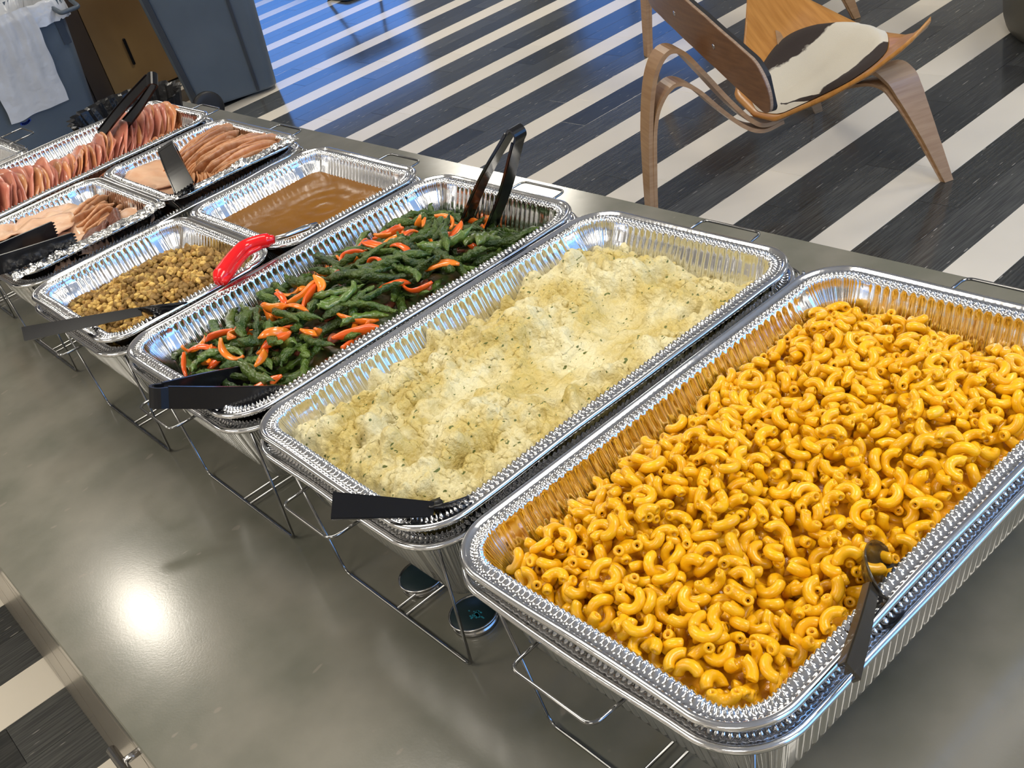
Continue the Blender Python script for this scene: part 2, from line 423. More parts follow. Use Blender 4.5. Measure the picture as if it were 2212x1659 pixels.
# ------------------------------------------------------------------ serving island
CT = 0.92
isl = thing('countertop', 'long grey stone-look countertop under the row of foil pans', 'countertop', (0, 0, 0))
MB().box(-2.462, 2.2, -0.366, 0.727, CT - 0.032, CT, bevel=0.0015).build('slab', 'counter', isl)
cabs = [(-2.44, -1.62), (-1.615, -1.15), (-1.145, -0.56), (-0.555, 0.30), (0.305, 1.2), (1.205, 2.18)]
names = ['end cabinet of the island below the ham pan', 'narrow island cabinet beside the end cabinet, plain flat front', 'island cabinet below the stuffing pan with flat front',
         'island cabinet with a steel bar pull below the mashed potato pan', 'island cabinet below the macaroni pan', 'island cabinet nearest the camera end']
for (a, b), nm in zip(cabs, names):
    t = thing('base_cabinet', nm, 'cabinet', (a, 0, 0), group='base cabinets under the countertop')
    w = b - a
    MB().box(0, w, -0.335, 0.70, 0.0, CT - 0.034).build('body', 'cabinet_face', t)
    dr = MB().box(0.002, w - 0.002, -0.358, -0.337, CT - 0.20, CT - 0.038, bevel=0.001).build('drawer', 'cabinet_face', t)
    MB().box(0.002, w - 0.002, -0.358, -0.337, 0.006, CT - 0.204, bevel=0.001).build('door', 'cabinet_face', t)
    hb = MB()
    x0 = 0.05; x1 = min(w - 0.05, 0.37)
    hb.tube([(x0, -0.383, 0.80), (x1, -0.383, 0.80)], 0.006, 12)
    hb.tube([(x0 + 0.03, -0.357, 0.80), (x0 + 0.03, -0.380, 0.80)], 0.0045, 10)
    hb.tube([(x1 - 0.03, -0.357, 0.80), (x1 - 0.03, -0.380, 0.80)], 0.0045, 10)
    if abs(a + 0.555) < 0.01:
        hb.build('handle', 'steel', dr, smooth=True)

# ------------------------------------------------------------------ foil pans
def pan_mesh(Lx, Ly, depth, seed, taper=0.20, grow=0.0, ds=0.0012, rc=0.052, warp=0.0018, flute=0.0015, slope=.46):
    """rounded rectangular foil pan, rim top at z=0, centred; fine crimps and flutes are geometry"""
    hx, hy = Lx / 2 - rc, Ly / 2 - rc
    segs = []
    corners = [(hx, hy, 0), (-hx, hy, PI / 2), (-hx, -hy, PI), (hx, -hy, 1.5 * PI)]
    S = []  # base centre, normal, s, type, t-in-straight, length
    s = 0.0
    for ci, (cx, cy, a0) in enumerate(corners):
        n = int(rc * PI / 2 / ds * 1.25)
        for k in range(n):
            a = a0 + PI / 2 * k / n
            S.append((cx, cy, math.cos(a), math.sin(a), s, 1, 0.0, 0.0)); s += rc * PI / 2 / n
        nx, ny = corners[(ci + 1) % 4][:2]
        Ls = math.hypot(nx - cx, ny - cy); n = int(Ls / ds); a = a0 + PI / 2
        for k in range(n):
            t = k / n
            S.append((cx + (nx - cx) * t, cy + (ny - cy) * t, math.cos(a), math.sin(a), s, 0, t * Ls, Ls)); s += Ls / n
    A = np.array(S); M = len(A)
    cx, cy, nx, ny, ss, isc, tt, LL = A.T
    # masks and waves
    edge = np.minimum(tt, LL - tt)
    mstr = np.where(isc > 0, 0, np.clip((edge - 0.018) / 0.006, 0, 1))
    mcor = np.where(isc > 0, 1, np.clip((0.012 - edge) / 0.012, 0, 1))
    fl = np.tanh(2.2 * np.sin(2 * PI * ss / 0.0094 + seed)) * mstr * flute
    rnd = np.array([nz(x * 330, seed * 3.1) for x in ss]); rnd2 = np.array([nz(x * 140, seed * 7.7 + 5) for x in ss]); low = np.array([nz(x * 7, seed * 1.7 + 9) for x in ss])
    cw = (np.sin(2 * PI * ss / 0.0052 + 1.5 * rnd2 * 3) * 0.0009 + rnd * 0.0011) * mcor
    kn = np.tanh(1.5 * np.sin(2 * PI * ss / 0.0060 + rnd2 * 1.6)) * 0.0015 + rnd * 0.0003
    prof = [(0.0050, -0.0065, 0, 0, 0), (0.0010, -0.0050, 0, 0, 0), (0.0, -0.0028, 0, 0, 0), (0.0010, -0.0006, 0, 0, 0), (0.0035, 0.0004, 0, 0, 0), (0.0058, -0.0004, 0, 0, 0),
            (0.0072, -0.0022, 0, 0, 0), (0.0112, -0.0026, .05, 0, 0), (0.0130, -0.0014, .9, 0, .1), (0.0158, -0.0006, 1.1, 0, .2), (0.0185, -0.0012, 1.0, 0, .4), (0.0205, -0.0040, .5, 0.1, .7),
            (0.0205, -0.0075, 0, .7, 1), (0.0232, -0.0150, 0, 1, 1.3)]
    for f in (0.3, 0.45, 0.65, 0.88): prof.append((0.0232 + (min(depth * f, .040) - 0.015) * slope + max(0, depth * f - .040) * taper, -depth * f, 0, 1, 1.2 * (1 - f * .4)))
    dl = 0.0232 + .025 * slope + (depth - .04) * taper
    prof += [(dl + .001, -depth + 0.003, 0, .4, .5), (dl + .005, -depth, 0, 0, 0)]
    V = []
    for (d, z, kk, ff, cc) in prof:
        out = 0.0
        dd = d - grow - fl * ff - cw * cc + low * warp * (1 if d < 0.024 else .3)
        r = rc - dd
        x = cx + nx * r; y = cy + ny * r
        zz = np.full(M, z) + kn * kk + low * warp * 1.2 * (1 if d < 0.024 else 0)
        if d >= 0.025 and z < -depth * .3:
            zz = np.full(M, z)
        V.append(np.stack([x, y, zz], 1))
    Lv = len(prof)
    V = np.concatenate(V)
    i = np.arange(M); j = (i + 1) % M
    F = np.concatenate([np.stack([l * M + i, l * M + j, (l + 1) * M + j, (l + 1) * M + i], 1) for l in range(Lv - 1)])
    # bottom
    V = np.concatenate([V, [[0, 0, -depth]]])
    c = len(V) - 1
    F = np.concatenate([F, np.stack([(Lv - 1) * M + i, (Lv - 1) * M + j, np.full(M, c), np.full(M, c)], 1)])
    me = bpy.data.meshes.new('foil_pan')
    me.from_pydata(V.tolist(), [], [tuple(f) if f[2] != f[3] else (f[0], f[1], f[2]) for f in F.tolist()])
    me.shade_smooth()
    me.materials.append(MATS['foil'])
    return me

PX = [-1.811, -1.460, -1.079, -0.751, -0.421, -0.083]
PY = [-0.110, -0.120, -0.131, -0.123, -0.117, -0.115]
LX, LY, HR = 0.324, 0.527, 0.20
RIM = CT + HR
full_a = pan_mesh(LX, LY, 0.082, 1)
full_b = pan_mesh(LX, LY, 0.082, 2)
under = pan_mesh(LX + 0.002, LY + 0.002, 0.098, 4, grow=0.0035, flute=0.0016, warp=0.003, slope=.14, taper=.20)
HY = 0.264
half_a = pan_mesh(LX - 0.004, HY, 0.068, 5, rc=0.046, taper=0.22, flute=0.0012)
half_b = pan_mesh(LX - 0.004, HY, 0.068, 6, rc=0.046, taper=0.22, flute=0.0012)

plab = ['deep foil pan of overlapping ham slices at the far end of the row', None, None,
        'full-size foil pan of green beans and orange pepper strips', 'full-size foil pan filled with herbed mashed potatoes',
        'full-size foil pan heaped with macaroni and cheese, nearest the camera']
ulab = ['outer foil water pan nested under the ham pan', 'foil water pan nested under the two turkey pans', 'foil water pan nested under the gravy and stuffing pans',
        'foil water pan nested under the green bean pan', 'foil water pan nested under the mashed potato pan', 'foil water pan with fluted sides nested under the macaroni pan']
for i in range(6):
    cx, cy = PX[i] + LX / 2, PY[i] + LY / 2
    if plab[i]:
        o = put('foil_pan', full_a if i % 2 else full_b, None, loc=(cx, cy, RIM), rot=(0, 0, [0, 0, 0, 0, 0, 0][i] * PI / 180))
        tag(o, plab[i], 'foil pan', 'full-size foil food pans')
    o = put('water_pan', under, None, loc=(cx + 0.001, cy, RIM - 0.0165), rot=(0, 0, PI if i % 2 else 0))
    if i == 5: o.rotation_euler = (0.004, 0.012, PI); o.location.z -= 0.002
    tag(o, ulab[i], 'foil pan', 'foil water pans under the food pans')
halves = [(1, 0, 'half-size foil pan with pale turkey slices and black tongs, beside the stuffing'), (1, 1, 'half-size foil pan of browned turkey slices behind the gravy pan'),
          (2, 0, 'half-size foil pan of crumbly bread stuffing'), (2, 1, 'half-size foil pan of smooth brown gravy')]
HC = {}
for i, far, lb in halves:
    cx = PX[i] + LX / 2; cy = PY[i] + HY / 2 + (LY - HY) * far
    HC[(i, far)] = (cx, cy)
    o = put('half_foil_pan', half_a if far == i % 2 else half_b, None, loc=(cx, cy, RIM + 0.001), rot=(0, 0, PI * far))
    tag(o, lb, 'foil pan', 'half-size foil food pans')
o = put('half_foil_pan', half_b, None, loc=(-2.095, 0.045, RIM - 0.034))
tag(o, 'empty silver foil pan behind the ham pan at the photo edge', 'foil pan')

# ------------------------------------------------------------------ wire chafing racks
def make_rack():
    t = thing('wire_rack', '', 'wire rack', (0, 0, CT), group='chrome wire chafing racks')
    r = 0.0017
    zt = HR - 0.028
    ax, ay = 0.147, 0.2575
    b = MB(); b.tube(fillet([(-ax, -ay, zt), (ax, -ay, zt), (ax, ay, zt), (-ax, ay, zt)], 0.03, closed=True), r, closed=True)
    b.build('top_frame', 'chrome', t, smooth=True)
    for s in (-1, 1):
        b = MB(); b.tube(fillet([(-0.046, s * (ay - 0.01), zt), (-0.044, s * 0.309, zt + 0.001), (0.044, s * 0.309, zt + 0.001), (0.046, s * (ay - 0.01), zt)], 0.010), r)
        b.build('handle', 'chrome', t, smooth=True)
        b = MB(); yb = s * 0.2535
        b.tube(fillet([(-0.140, s * (ay - 0.001), zt), (-0.1135, yb, r), (0.1135, yb, r), (0.140, s * (ay - 0.001), zt)], 0.012), r)
        b.build('leg', 'chrome', t, smooth=True)
    b = MB()
    b.tube(fillet([(-0.012, -0.253, r * 3), (-0.012, 0.253, r * 3)], 0.01), r * .9)
    b.tube([(0.004, -0.253, r * 3), (0.004, 0.253, r * 3)], r * .9)
    b.build('fuel_holder', 'chrome', t, smooth=True)
    for s in (-1, 1):
        b = MB(); b.tube(fillet([(s * 0.144, -0.10, zt), (s * 0.10, -0.10, zt - 0.115), (-s * 0.0, -0.10, zt - 0.118), (s * 0.0, -0.098, zt - 0.118)], 0.01), r * .8)
    return t
def copy_tree(o, parent=None):
    c = o.copy(); col.objects.link(c)
    if parent is not None: c.parent = parent
    for ch in [x for x in o.children]: copy_tree(ch, c)
    return c
proto = make_rack()
rlab = ['wire rack under the ham pan at the far end', 'wire rack under the pair of turkey pans', 'wire rack under the stuffing and gravy pans',
        'wire rack under the green bean pan', 'wire rack under the mashed potato pan', 'wire rack under the macaroni pan, nearest the camera']
racks = []
for i in range(6):
    o = proto if i == 0 else copy_tree(proto)
    o.location = (PX[i] + LX / 2 + (0.006 if i > 1 else 0), PY[i] + LY / 2 + 0.013, CT); o['label'] = rlab[i]; racks.append(o)
o = copy_tree(proto); o.location = (-2.10, -0.085, CT); o['label'] = 'wire rack under the empty foil pan behind the ham'

# fuel can lids
for k, (x, y, lb) in enumerate([(-0.277, -0.050, 'round black fuel can with steel rim, the plain one under the mash rack'), (-0.186, -0.052, 'round black fuel can with small blue print, beside the macaroni rack')]):
    t = thing('fuel_can', lb, 'fuel can', (x, y, CT), group='black fuel cans on the counter')
    MB().lathe([(0.023, 0), (0.0245, 0.001), (0.0245, 0.005), (0.0235, 0.006), (0.0235, 0.009), (0.0255, 0.0095), (0.026, 0.011), (0.0252, 0.0122), (0.0243, 0.0118), (0.0238, 0.0108), (0.0005, 0.0108)], 40).build('body', 'steel', t, smooth=True)
    MB().lathe([(0.0236, 0.0109), (0.0225, 0.0116), (0.0002, 0.0118)], 40, capb=False).build('lid', 'lid_black', t, smooth=True)
    if k == 1:
        b = MB(); random.seed(5)
        for q in range(60):
            a = random.uniform(0, 2 * PI); rr = abs(random.gauss(0, 0.0035)); px, py = 0.006 + rr * math.cos(a) * 1.2, rr * math.sin(a)
            w = random.uniform(0.0005, 0.0013)
            b.box(px - w, px + w, py - w * .6, py + w * .6, 0.0118, 0.0120)
        b.build('print', 'lid_print', t)

# ------------------------------------------------------------------ packing tools
def rrect_inside(x, y, cx, cy, hx, hy, rc):
    dx = np.abs(x - cx) - (hx - rc); dy = np.abs(y - cy) - (hy - rc)
    return np.where((dx > 0) & (dy > 0), dx * dx + dy * dy <= rc * rc, (dx <= rc) & (dy <= rc))
class Packer:
    def __init__(s, base, inside, k=0.86):
        s.base = base; s.inside = inside; s.k = k; s.P = np.zeros((60000, 4)); s.n = 0
    def z_at(s, pts, r, x, y):
        q = pts[:, :2] + (x, y)
        z = np.max(s.base(q[:, 0], q[:, 1]) + r - pts[:, 2])
        if s.n:
            P = s.P[:s.n]
            cen = np.array([x, y]); rad = np.max(np.abs(pts[:, :2])) + 0.012
            P = P[(np.abs(P[:, 0] - x) < rad) & (np.abs(P[:, 1] - y) < rad)]
            if len(P):
                d2 = (q[:, None, 0] - P[None, :, 0]) ** 2 + (q[:, None, 1] - P[None, :, 1]) ** 2
                rr = (r + P[None, :, 3]) * s.k; h = rr * rr - d2
                need = np.where(h > 0, P[None, :, 2] + np.sqrt(np.maximum(h, 0)) - pts[:, None, 2], -9)
                z = max(z, need.max())
        return z
    def commit(s, pts, r, x, y, z):
        m = len(pts); s.P[s.n:s.n + m, 0] = pts[:, 0] + x; s.P[s.n:s.n + m, 1] = pts[:, 1] + y
        s.P[s.n:s.n + m, 2] = pts[:, 2] + z; s.P[s.n:s.n + m, 3] = r; s.n += m
def qrot(q):
    return np.array(q.to_matrix())
def bed(name, label, m, cx, cy, hx, hy, rc, hfun, parent=None, res=0.004, bottom=None, kind=None):
    """food surface: rounded rectangle height field closed down to the pan"""
    nxx = int(2 * hx / res); nyy = int(2 * hy / res)
    xs = np.linspace(-1, 1, nxx + 1); ys = np.linspace(-1, 1, nyy + 1)
    X, Y = np.meshgrid(xs * hx, ys * hy, indexing='ij')
    # squeeze the corners onto the rounded outline
    dx = np.abs(X) - (hx - rc); dy = np.abs(Y) - (hy - rc)
    m2 = (dx > 0) & (dy > 0)
    mx = np.maximum(dx, dy); ln = np.hypot(dx, dy) + 1e-9
    f = np.where(m2, mx / ln, 1)
    X2 = np.where(m2, np.sign(X) * ((hx - rc) + dx * f), X); Y2 = np.where(m2, np.sign(Y) * ((hy - rc) + dy * f), Y)
    WX, WY = X2 + cx, Y2 + cy
    Z = hfun(WX, WY)
    V = np.stack([WX, WY, Z], -1).reshape(-1, 3)
    n1 = nyy + 1
    i, j = np.meshgrid(np.arange(nxx), np.arange(nyy), indexing='ij')
    a = (i * n1 + j).ravel()
    F = np.stack([a, a + n1, a + n1 + 1, a + 1], 1)
    return V, F, (nxx + 1, nyy + 1)
def inner(i, far=None, inset=0.0):
    if far is None:
        return PX[i] + LX / 2, PY[i] + LY / 2, LX / 2 - 0.026 - inset, LY / 2 - 0.026 - inset, 0.030
    cx, cy = HC[(i, far)]
    return cx, cy, (LX - 0.004) / 2 - 0.027 - inset, HY / 2 - 0.027 - inset, 0.024
def vnoise(X, Y, s, z=0.0, oct=1):
    out = np.zeros(X.shape); fx = X.ravel(); fy = Y.ravel(); o = np.empty(len(fx))
    for k in range(len(fx)): o[k] = noise.fractal(Vector((fx[k] * s, fy[k] * s, z)), 1.0, 2.0, oct) if oct > 1 else noise.noise(Vector((fx[k] * s, fy[k] * s, z)))
    return o.reshape(X.shape)
def gauss(X, Y, x, y, sx, sy=None):
    sy = sy or sx
    return np.exp(-((X - x) / sx) ** 2 - ((Y - y) / sy) ** 2)

# ------------------------------------------------------------------ macaroni and cheese
def loft(rings, seg, close=True):
    """rings: (centre, normal-x, normal-y, radius)"""
    V = []; F = []
    for c, u, w, r in rings:
        for k in range(seg):
            a = 2 * PI * k / seg
            V.append(c + u * (r * math.cos(a)) + w * (r * math.sin(a)))
    for i in range(len(rings) - 1):
        for k in range(seg):
            F.append((i * seg + k, i * seg + (k + 1) % seg, (i + 1) * seg + (k + 1) % seg, (i + 1) * seg + k))
    return np.array([list(v) for v in V]), F
def elbow_geo(R, ang, r, seg=10, n=9, twist=0.0):
    rings = []; pts = []
    def fr(t):
        a = -ang / 2 + ang * t
        c = Vector((R * math.cos(a) - R * 0.72, R * math.sin(a), twist * (t - .5)))
        return c, Vector((math.cos(a), math.sin(a), 0)), Vector((0, 0, 1))
    e = 0.0035 / (R * ang)
    c, u, w = fr(e); rings.append((c, u, w, r * .2))
    c, u, w = fr(e); rings.append((c, u, w, r * .42))
    c, u, w = fr(0); rings.append((c, u, w, r * .46)); rings.append((c, u, w, r * .82))
    for k in range(n):
        t = 0.035 + 0.93 * k / (n - 1); c, u, w = fr(t); rings.append((c, u, w, r * (1.0 + 0.05 * math.sin(t * PI))))
    c, u, w = fr(1); rings.append((c, u, w, r * .82)); rings.append((c, u, w, r * .46))
    c, u, w = fr(1 - e); rings.append((c, u, w, r * .42)); rings.append((c, u, w, r * .2))
    V, F = loft(rings, seg)
    for k in range(6): pts.append(list(fr(0.06 + .88 * k / 5)[0]))
    return V, F, np.array(pts), r
ELB = [elbow_geo(R, math.radians(a), r, twist=tw) for R, a, r, tw in
       [(0.0082, 175, 0.0042, 0), (0.0078, 200, 0.0040, .001), (0.0090, 155, 0.0044, 0), (0.0086, 170, 0.0039, .002), (0.0076, 190, 0.0045, 0), (0.0100, 125, 0.0041, .001), (0.0084, 212, 0.0039, .0015), (0.012, 80, 0.0043, 0)]]
mcx, mcy, mhx, mhy, mrc = inner(5)
def mac_target(X, Y):
    e = np.minimum(mhx - np.abs(X - mcx), mhy - np.abs(Y - mcy))
    z = RIM - 0.010 + 0.012 * np.clip(e / 0.10, 0, 1)
    z = z + 0.007 * np.sin(X * 23 + 1.0) * np.sin(Y * 17 + .6) + 0.004 * np.sin(X * 61 + Y * 47)
    z = z - 0.018 * gauss(X, Y, mcx - .01, mcy + mhy + .01, .3, .07) - 0.010 * gauss(X, Y, mcx - mhx, mcy - mhy + .02, .05, .06)
    return z - 0.014 * gauss(X, Y, mcx + .105, mcy - mhy + .01, .03, .035) - 0.012 * gauss(X, Y, mcx - mhx, mcy - .05, .035, .3)
def mac_base(X, Y): return mac_target(X, Y) - 0.028
V, F, _ = bed('cheese', '', '', mcx, mcy, mhx + .001, mhy + .001, mrc, lambda X, Y: mac_base(X, Y) + 0.008 + 0.0025 * vnoise(X, Y, 90), res=0.004)
tag(put('cheese_sauce', np_mesh('cheese_sauce', V, F), 'cheese_sauce', kind='stuff'), 'thick orange cheese sauce between the macaroni in the near pan', 'cheese sauce')
pk = Packer(mac_base, None, 0.74)
el = []; fails = 0
R_ = random.Random(3)
while fails < 260 and len(el) < 2100:
    best = None
    gi = R_.randrange(len(ELB)); V0, F0, P0, r = ELB[gi]
    q = Quaternion((0, 0, 1), R_.uniform(0, 2 * PI)) @ Quaternion((1, 0, 0), R_.gauss(0, 0.75)) @ Quaternion((0, 1, 0), R_.gauss(0, 0.6))
    pts = P0 @ qrot(q).T
    for _ in range(14):
        x = R_.uniform(mcx - mhx, mcx + mhx); y = R_.uniform(mcy - mhy, mcy + mhy)
        qx, qy = pts[:, 0] + x, pts[:, 1] + y
        if not np.all(rrect_inside(qx, qy, mcx, mcy, mhx - r, mhy - r, mrc)): continue
        z = pk.z_at(pts, r, x, y)
        sc = z + pts[:, 2].max() + r - float(mac_target(np.array([x]), np.array([y]))[0])
        if best is None or sc < best[0]: best = (sc, x, y, z)
    if best is None: continue
    if best[0] > 0.0065: fails += 1; continue
    sc, x, y, z = best
    pk.commit(pts, r, x, y, z); el.append((gi, q, x, y, z, sc))
    def dist(e): return (e[2] - CAM[0]) ** 2 + (e[3] - CAM[1]) ** 2 + (e[4] - CAM[2]) ** 2
order = sorted(range(len(el)), key=lambda k: dist(el[k]) - 0.02 * 0 + (0 if el[k][5] > -0.0025 else 10))
solo = set(order[:290])
ELM = []
for V0, F0, P0, r in ELB:
    me = bpy.data.meshes.new('elbow_macaroni'); me.from_pydata(V0.tolist(), [], F0); me.shade_smooth(); me.materials.append(MATS['mac']); ELM.append(me)
def join_stuff(name, items, geos, m, parent=None, **kw):
    VV = []; FF = []; o = 0
    for gi, q, x, y, z, s in items:
        V0, F0 = geos[gi][0], geos[gi][1]
        VV.append((V0 * s) @ qrot(q).T + (x, y, z)); FF.append(np.array([f for f in F0 if len(f) == 4]) + o); o += len(V0)
    return put(name, np_mesh(name, np.concatenate(VV), np.concatenate(FF)), m, parent, kind='stuff', **kw)
rest_ = []
for k, (gi, q, x, y, z, sc) in enumerate(el):
    if k in solo:
        tag(put('elbow_macaroni', ELM[gi], None, loc=(x, y, z), rot=q), 'cheese-coated elbow macaroni piece in the near part of the heaped pan', 'macaroni', 'elbow macaroni pieces in the near pan')
    else: rest_.append((gi, q, x, y, z, 1.0))
o = join_stuff('macaroni', rest_, ELB, 'mac')
o['label'] = 'mass of cheese-coated elbow macaroni filling the rest of the near pan'; o['category'] = 'macaroni'
print('elbows', len(el))

# ------------------------------------------------------------------ mashed potatoes
pcx, pcy, phx, phy, prc = inner(4)
def mash_h(X, Y):
    e = np.minimum(phx - np.abs(X - pcx), phy - np.abs(Y - pcy))
    e = np.clip(e / 0.055, 0, 1); e = e * (2 - e)
    wx = vnoise(X, Y, 14, 3) * .012; wy = vnoise(X, Y, 14, 8) * .012
    U, W = X + wx, Y + wy
    z = RIM - 0.033 + 0.026 * e
    z -= 0.012 * gauss(X, Y, pcx, pcy + phy, .3, .06)
    z += 0.014 * gauss(X, Y, -.352, -.045, .035, .045) + 0.010 * gauss(X, Y, -.24, -.062, .045, .03) + 0.012 * gauss(U, W, -.31, .03, .03, .03)
    z += 0.012 * gauss(U, W, -.325, .31, .05, .04) + 0.011 * gauss(U, W, -.27, .325, .016, .03)
    z += 0.011 * gauss(U, W, -.30, .17, .020, .09) + 0.010 * gauss(U, W, -.20, .035, .022, .05) + .010 * gauss(U, W, -.235, .07, .02, .02)
    sw = np.clip(gauss(X, Y, -.205, .19, .045, .10) * 1.4 + gauss(X, Y, -.265, .08, .03, .06) + gauss(X, Y, -.232, .275, .04, .035) * 1.2 + .7 * gauss(X, Y, -.345, .2, .02, .08), 0, 1)
    z -= 0.010 * gauss(X, Y, -.205, .17, .035, .10) + 0.006 * gauss(X, Y, -.27, .085, .022, .06)
    z -= 0.017 * gauss(X, Y, -.240, .262, .034, .026) - 0.017 * gauss(X, Y, -.246, .302, .036, .009) - 0.010 * gauss(X, Y, -.196, .280, .009, .03)
    z -= 0.045 * gauss(X, Y, -.168, .300, .007, .013) + 0.034 * gauss(X, Y, -.180, .000, .007, .020) + .012 * gauss(U, W, -.295, -.02, .005, .04)
    b1 = 1 - np.abs(vnoise(U, W, 26, 1)) * 2.2; b2 = 1 - np.abs(vnoise(U, W, 62, 2)) * 2.2; b3 = 1 - np.abs(vnoise(X, Y, 140, 4)) * 2.2; b4 = vnoise(X, Y, 260, 5)
    f1 = vnoise(U, W, 17, 12)
    st = vnoise(X * 5.5, Y, 12, 6, 3)
    pk_ = np.clip(vnoise(U, W, 40, 21) - .12, 0, 1) ** 1.2
    rough = 1 - 0.85 * sw
    z += rough * (0.0070 * b1 + 0.0038 * b2 + 0.0028 * b3 + 0.0014 * b4 + .040 * pk_) + 0.005 * f1 + 0.0032 * st * (.4 + sw)
    z += 0.0007 * b4 + .0012 * rough * vnoise(X, Y, 420, 31)
    step = np.tanh(f1 * 14) * 0.0035
    z += step * rough
    return np.minimum(z - 0.016, RIM + 0.010)
V, F, shp = bed('mash', '', '', pcx, pcy, phx + .002, phy + .002, prc, mash_h, res=0.00135)
me = np_mesh('mashed_potatoes', V, F)
# sideways folding of lumps along the normals
nn = np.empty(len(V) * 3, np.float32); me.vertices.foreach_get('normal', nn); nn = nn.reshape(-1, 3)
amp = vnoise(V[:, 0], V[:, 1], 75, 44) * 0.0060 + 0.0015
V2 = V + nn * amp[:, None]; V2[:, 0] = np.clip(V2[:, 0], pcx - phx, pcx + phx); V2[:, 1] = np.clip(V2[:, 1], pcy - phy, pcy + phy)
me.vertices.foreach_set('co', V2.astype(np.float32).ravel()); me.update()
tag(put('mashed_potatoes', me, 'mash', kind='stuff'), 'creamy yellow mashed potatoes flecked with green herbs', 'mashed potatoes')

# ------------------------------------------------------------------ green beans, peppers, bacon
bcx, bcy, bhx, bhy, brc = inner(3)
def bean_target(X, Y):
    e = np.minimum(bhx - np.abs(X - bcx), bhy - np.abs(Y - bcy))
    z = RIM - 0.030 + 0.022 * np.clip(e / 0.10, 0, 1)
    z += 0.010 * gauss(X, Y, bcx, bcy - .02, .09, .13) - 0.020 * gauss(X, Y, bcx, bcy + bhy, .2, .085) - .012 * gauss(X, Y, bcx - bhx, bcy - bhy, .07, .08)
    return z + 0.010 * gauss(X, Y, bcx + .09, bcy + .05, .06, .2)
def bean_base(X, Y): return bean_target(X, Y) - 0.034
V, F, _ = bed('v', '', '', bcx, bcy, bhx + .001, bhy + .001, brc, lambda X, Y: bean_base(X, Y) + 0.004 + 0.003 * vnoise(X, Y, 60), res=0.005)
tag(put('vegetable_juices', np_mesh('vegetable_juices', V, F), 'veg_bed', kind='stuff'), 'dark cooked greens lying beneath the whole green beans', 'cooked greens')
def bean_geo(L, r, bend, seed, seg=9, n=16):
    rings = []; pts = []
    R_ = random.Random(seed); P = []
    ph = R_.uniform(0, 6); a2 = R_.uniform(-.35, .35)
    x = y = z = 0; a = -bend / 2
    for k in range(n):
        t = k / (n - 1); P.append(Vector((x, y, z)))
        aa = a + bend * t + a2 * math.sin(2 * PI * t + ph); st = L / (n - 1)
        x += st * math.cos(aa); y += st * math.sin(aa); z = 0.0045 * math.sin(PI * t * R_.uniform(1.5, 1.6) + ph) * L / .08
    c = sum(P, Vector()) / n; P = [p - c for p in P]
    for k in range(n):
        t = k / (n - 1)
        d = (P[min(n - 1, k + 1)] - P[max(0, k - 1)]).normalized(); w = Vector((0, 0, 1)); u = d.cross(w).normalized(); w = u.cross(d)
        tp = min(1, (t * 7 + .16)) * min(1, ((1 - t) * 4.5 + .10)); lump = 1 + .16 * math.sin(t * L / .0068 * PI + ph) + .16 * nz(t * 9, seed)
        rings.append((P[k], u, w * 0.74, r * tp * lump))
    V, F = loft(rings, seg)
    m = max(5, int(L / 0.0075)); ii = np.linspace(0.5, n - 1.5, m)
    pts = np.array([list(P[int(q)].lerp(P[min(n - 1, int(q) + 1)], q - int(q))) for q in ii])
    F = F + [tuple(range(seg - 1, -1, -1)), tuple((n - 1) * seg + k for k in range(seg))]
    V = np.array(V)
    for v in V:
        d = nz(v[0] * 300, v[1] * 300 + seed, v[2] * 300); v += d * 0.0030
    return V, F, pts, r * 0.9
def strip_geo(L, wd, th, bend, seed, n=12):
    """curved pepper strip: flat section with a slight cup"""
    R_ = random.Random(seed); V = []; F = []; P = []
    x = y = 0; a = -bend / 2
    for k in range(n):
        P.append((x, y)); aa = a + bend * k / (n - 1); x += L / (n - 1) * math.cos(aa); y += L / (n - 1) * math.sin(aa)
    cx = sum(p[0] for p in P) / n; cy = sum(p[1] for p in P) / n
    for k in range(n):
        t = k / (n - 1); aa = a + bend * t; nx_, ny_ = -math.sin(aa), math.cos(aa)
        w = wd * min(1, .25 + 3.2 * t) * min(1, .25 + 3.2 * (1 - t)); tw = R_.uniform(-.1, .1)
        for (s, h) in ((-.5, -.2), (-.42, .5), (0, .75), (.42, .5), (.5, -.2), (.3, -.6), (-.3, -.6)):
            # strip stands on its edge: width along z, thickness along the normal
            V.append((P[k][0] - cx + nx_ * h * th, P[k][1] - cy + ny_ * h * th, s * w + .002 * math.sin(5 * t + seed)))
    for k in range(n - 1):
        for j in range(7): F.append((k * 7 + j, k * 7 + (j + 1) % 7, (k + 1) * 7 + (j + 1) % 7, (k + 1) * 7 + j))
    F += [tuple(range(6, -1, -1)), tuple((n - 1) * 7 + j for j in range(7))]
    m = max(5, int(L / .007)); pts = []
    for q in np.linspace(0.5, n - 1.5, m):
        i = int(q); f = q - i; pts.append([P[i][0] * (1 - f) + P[min(i + 1, n - 1)][0] * f - cx, P[i][1] * (1 - f) + P[min(i + 1, n - 1)][1] * f - cy, 0])
    return np.array(V), F, np.array(pts), 0.0034
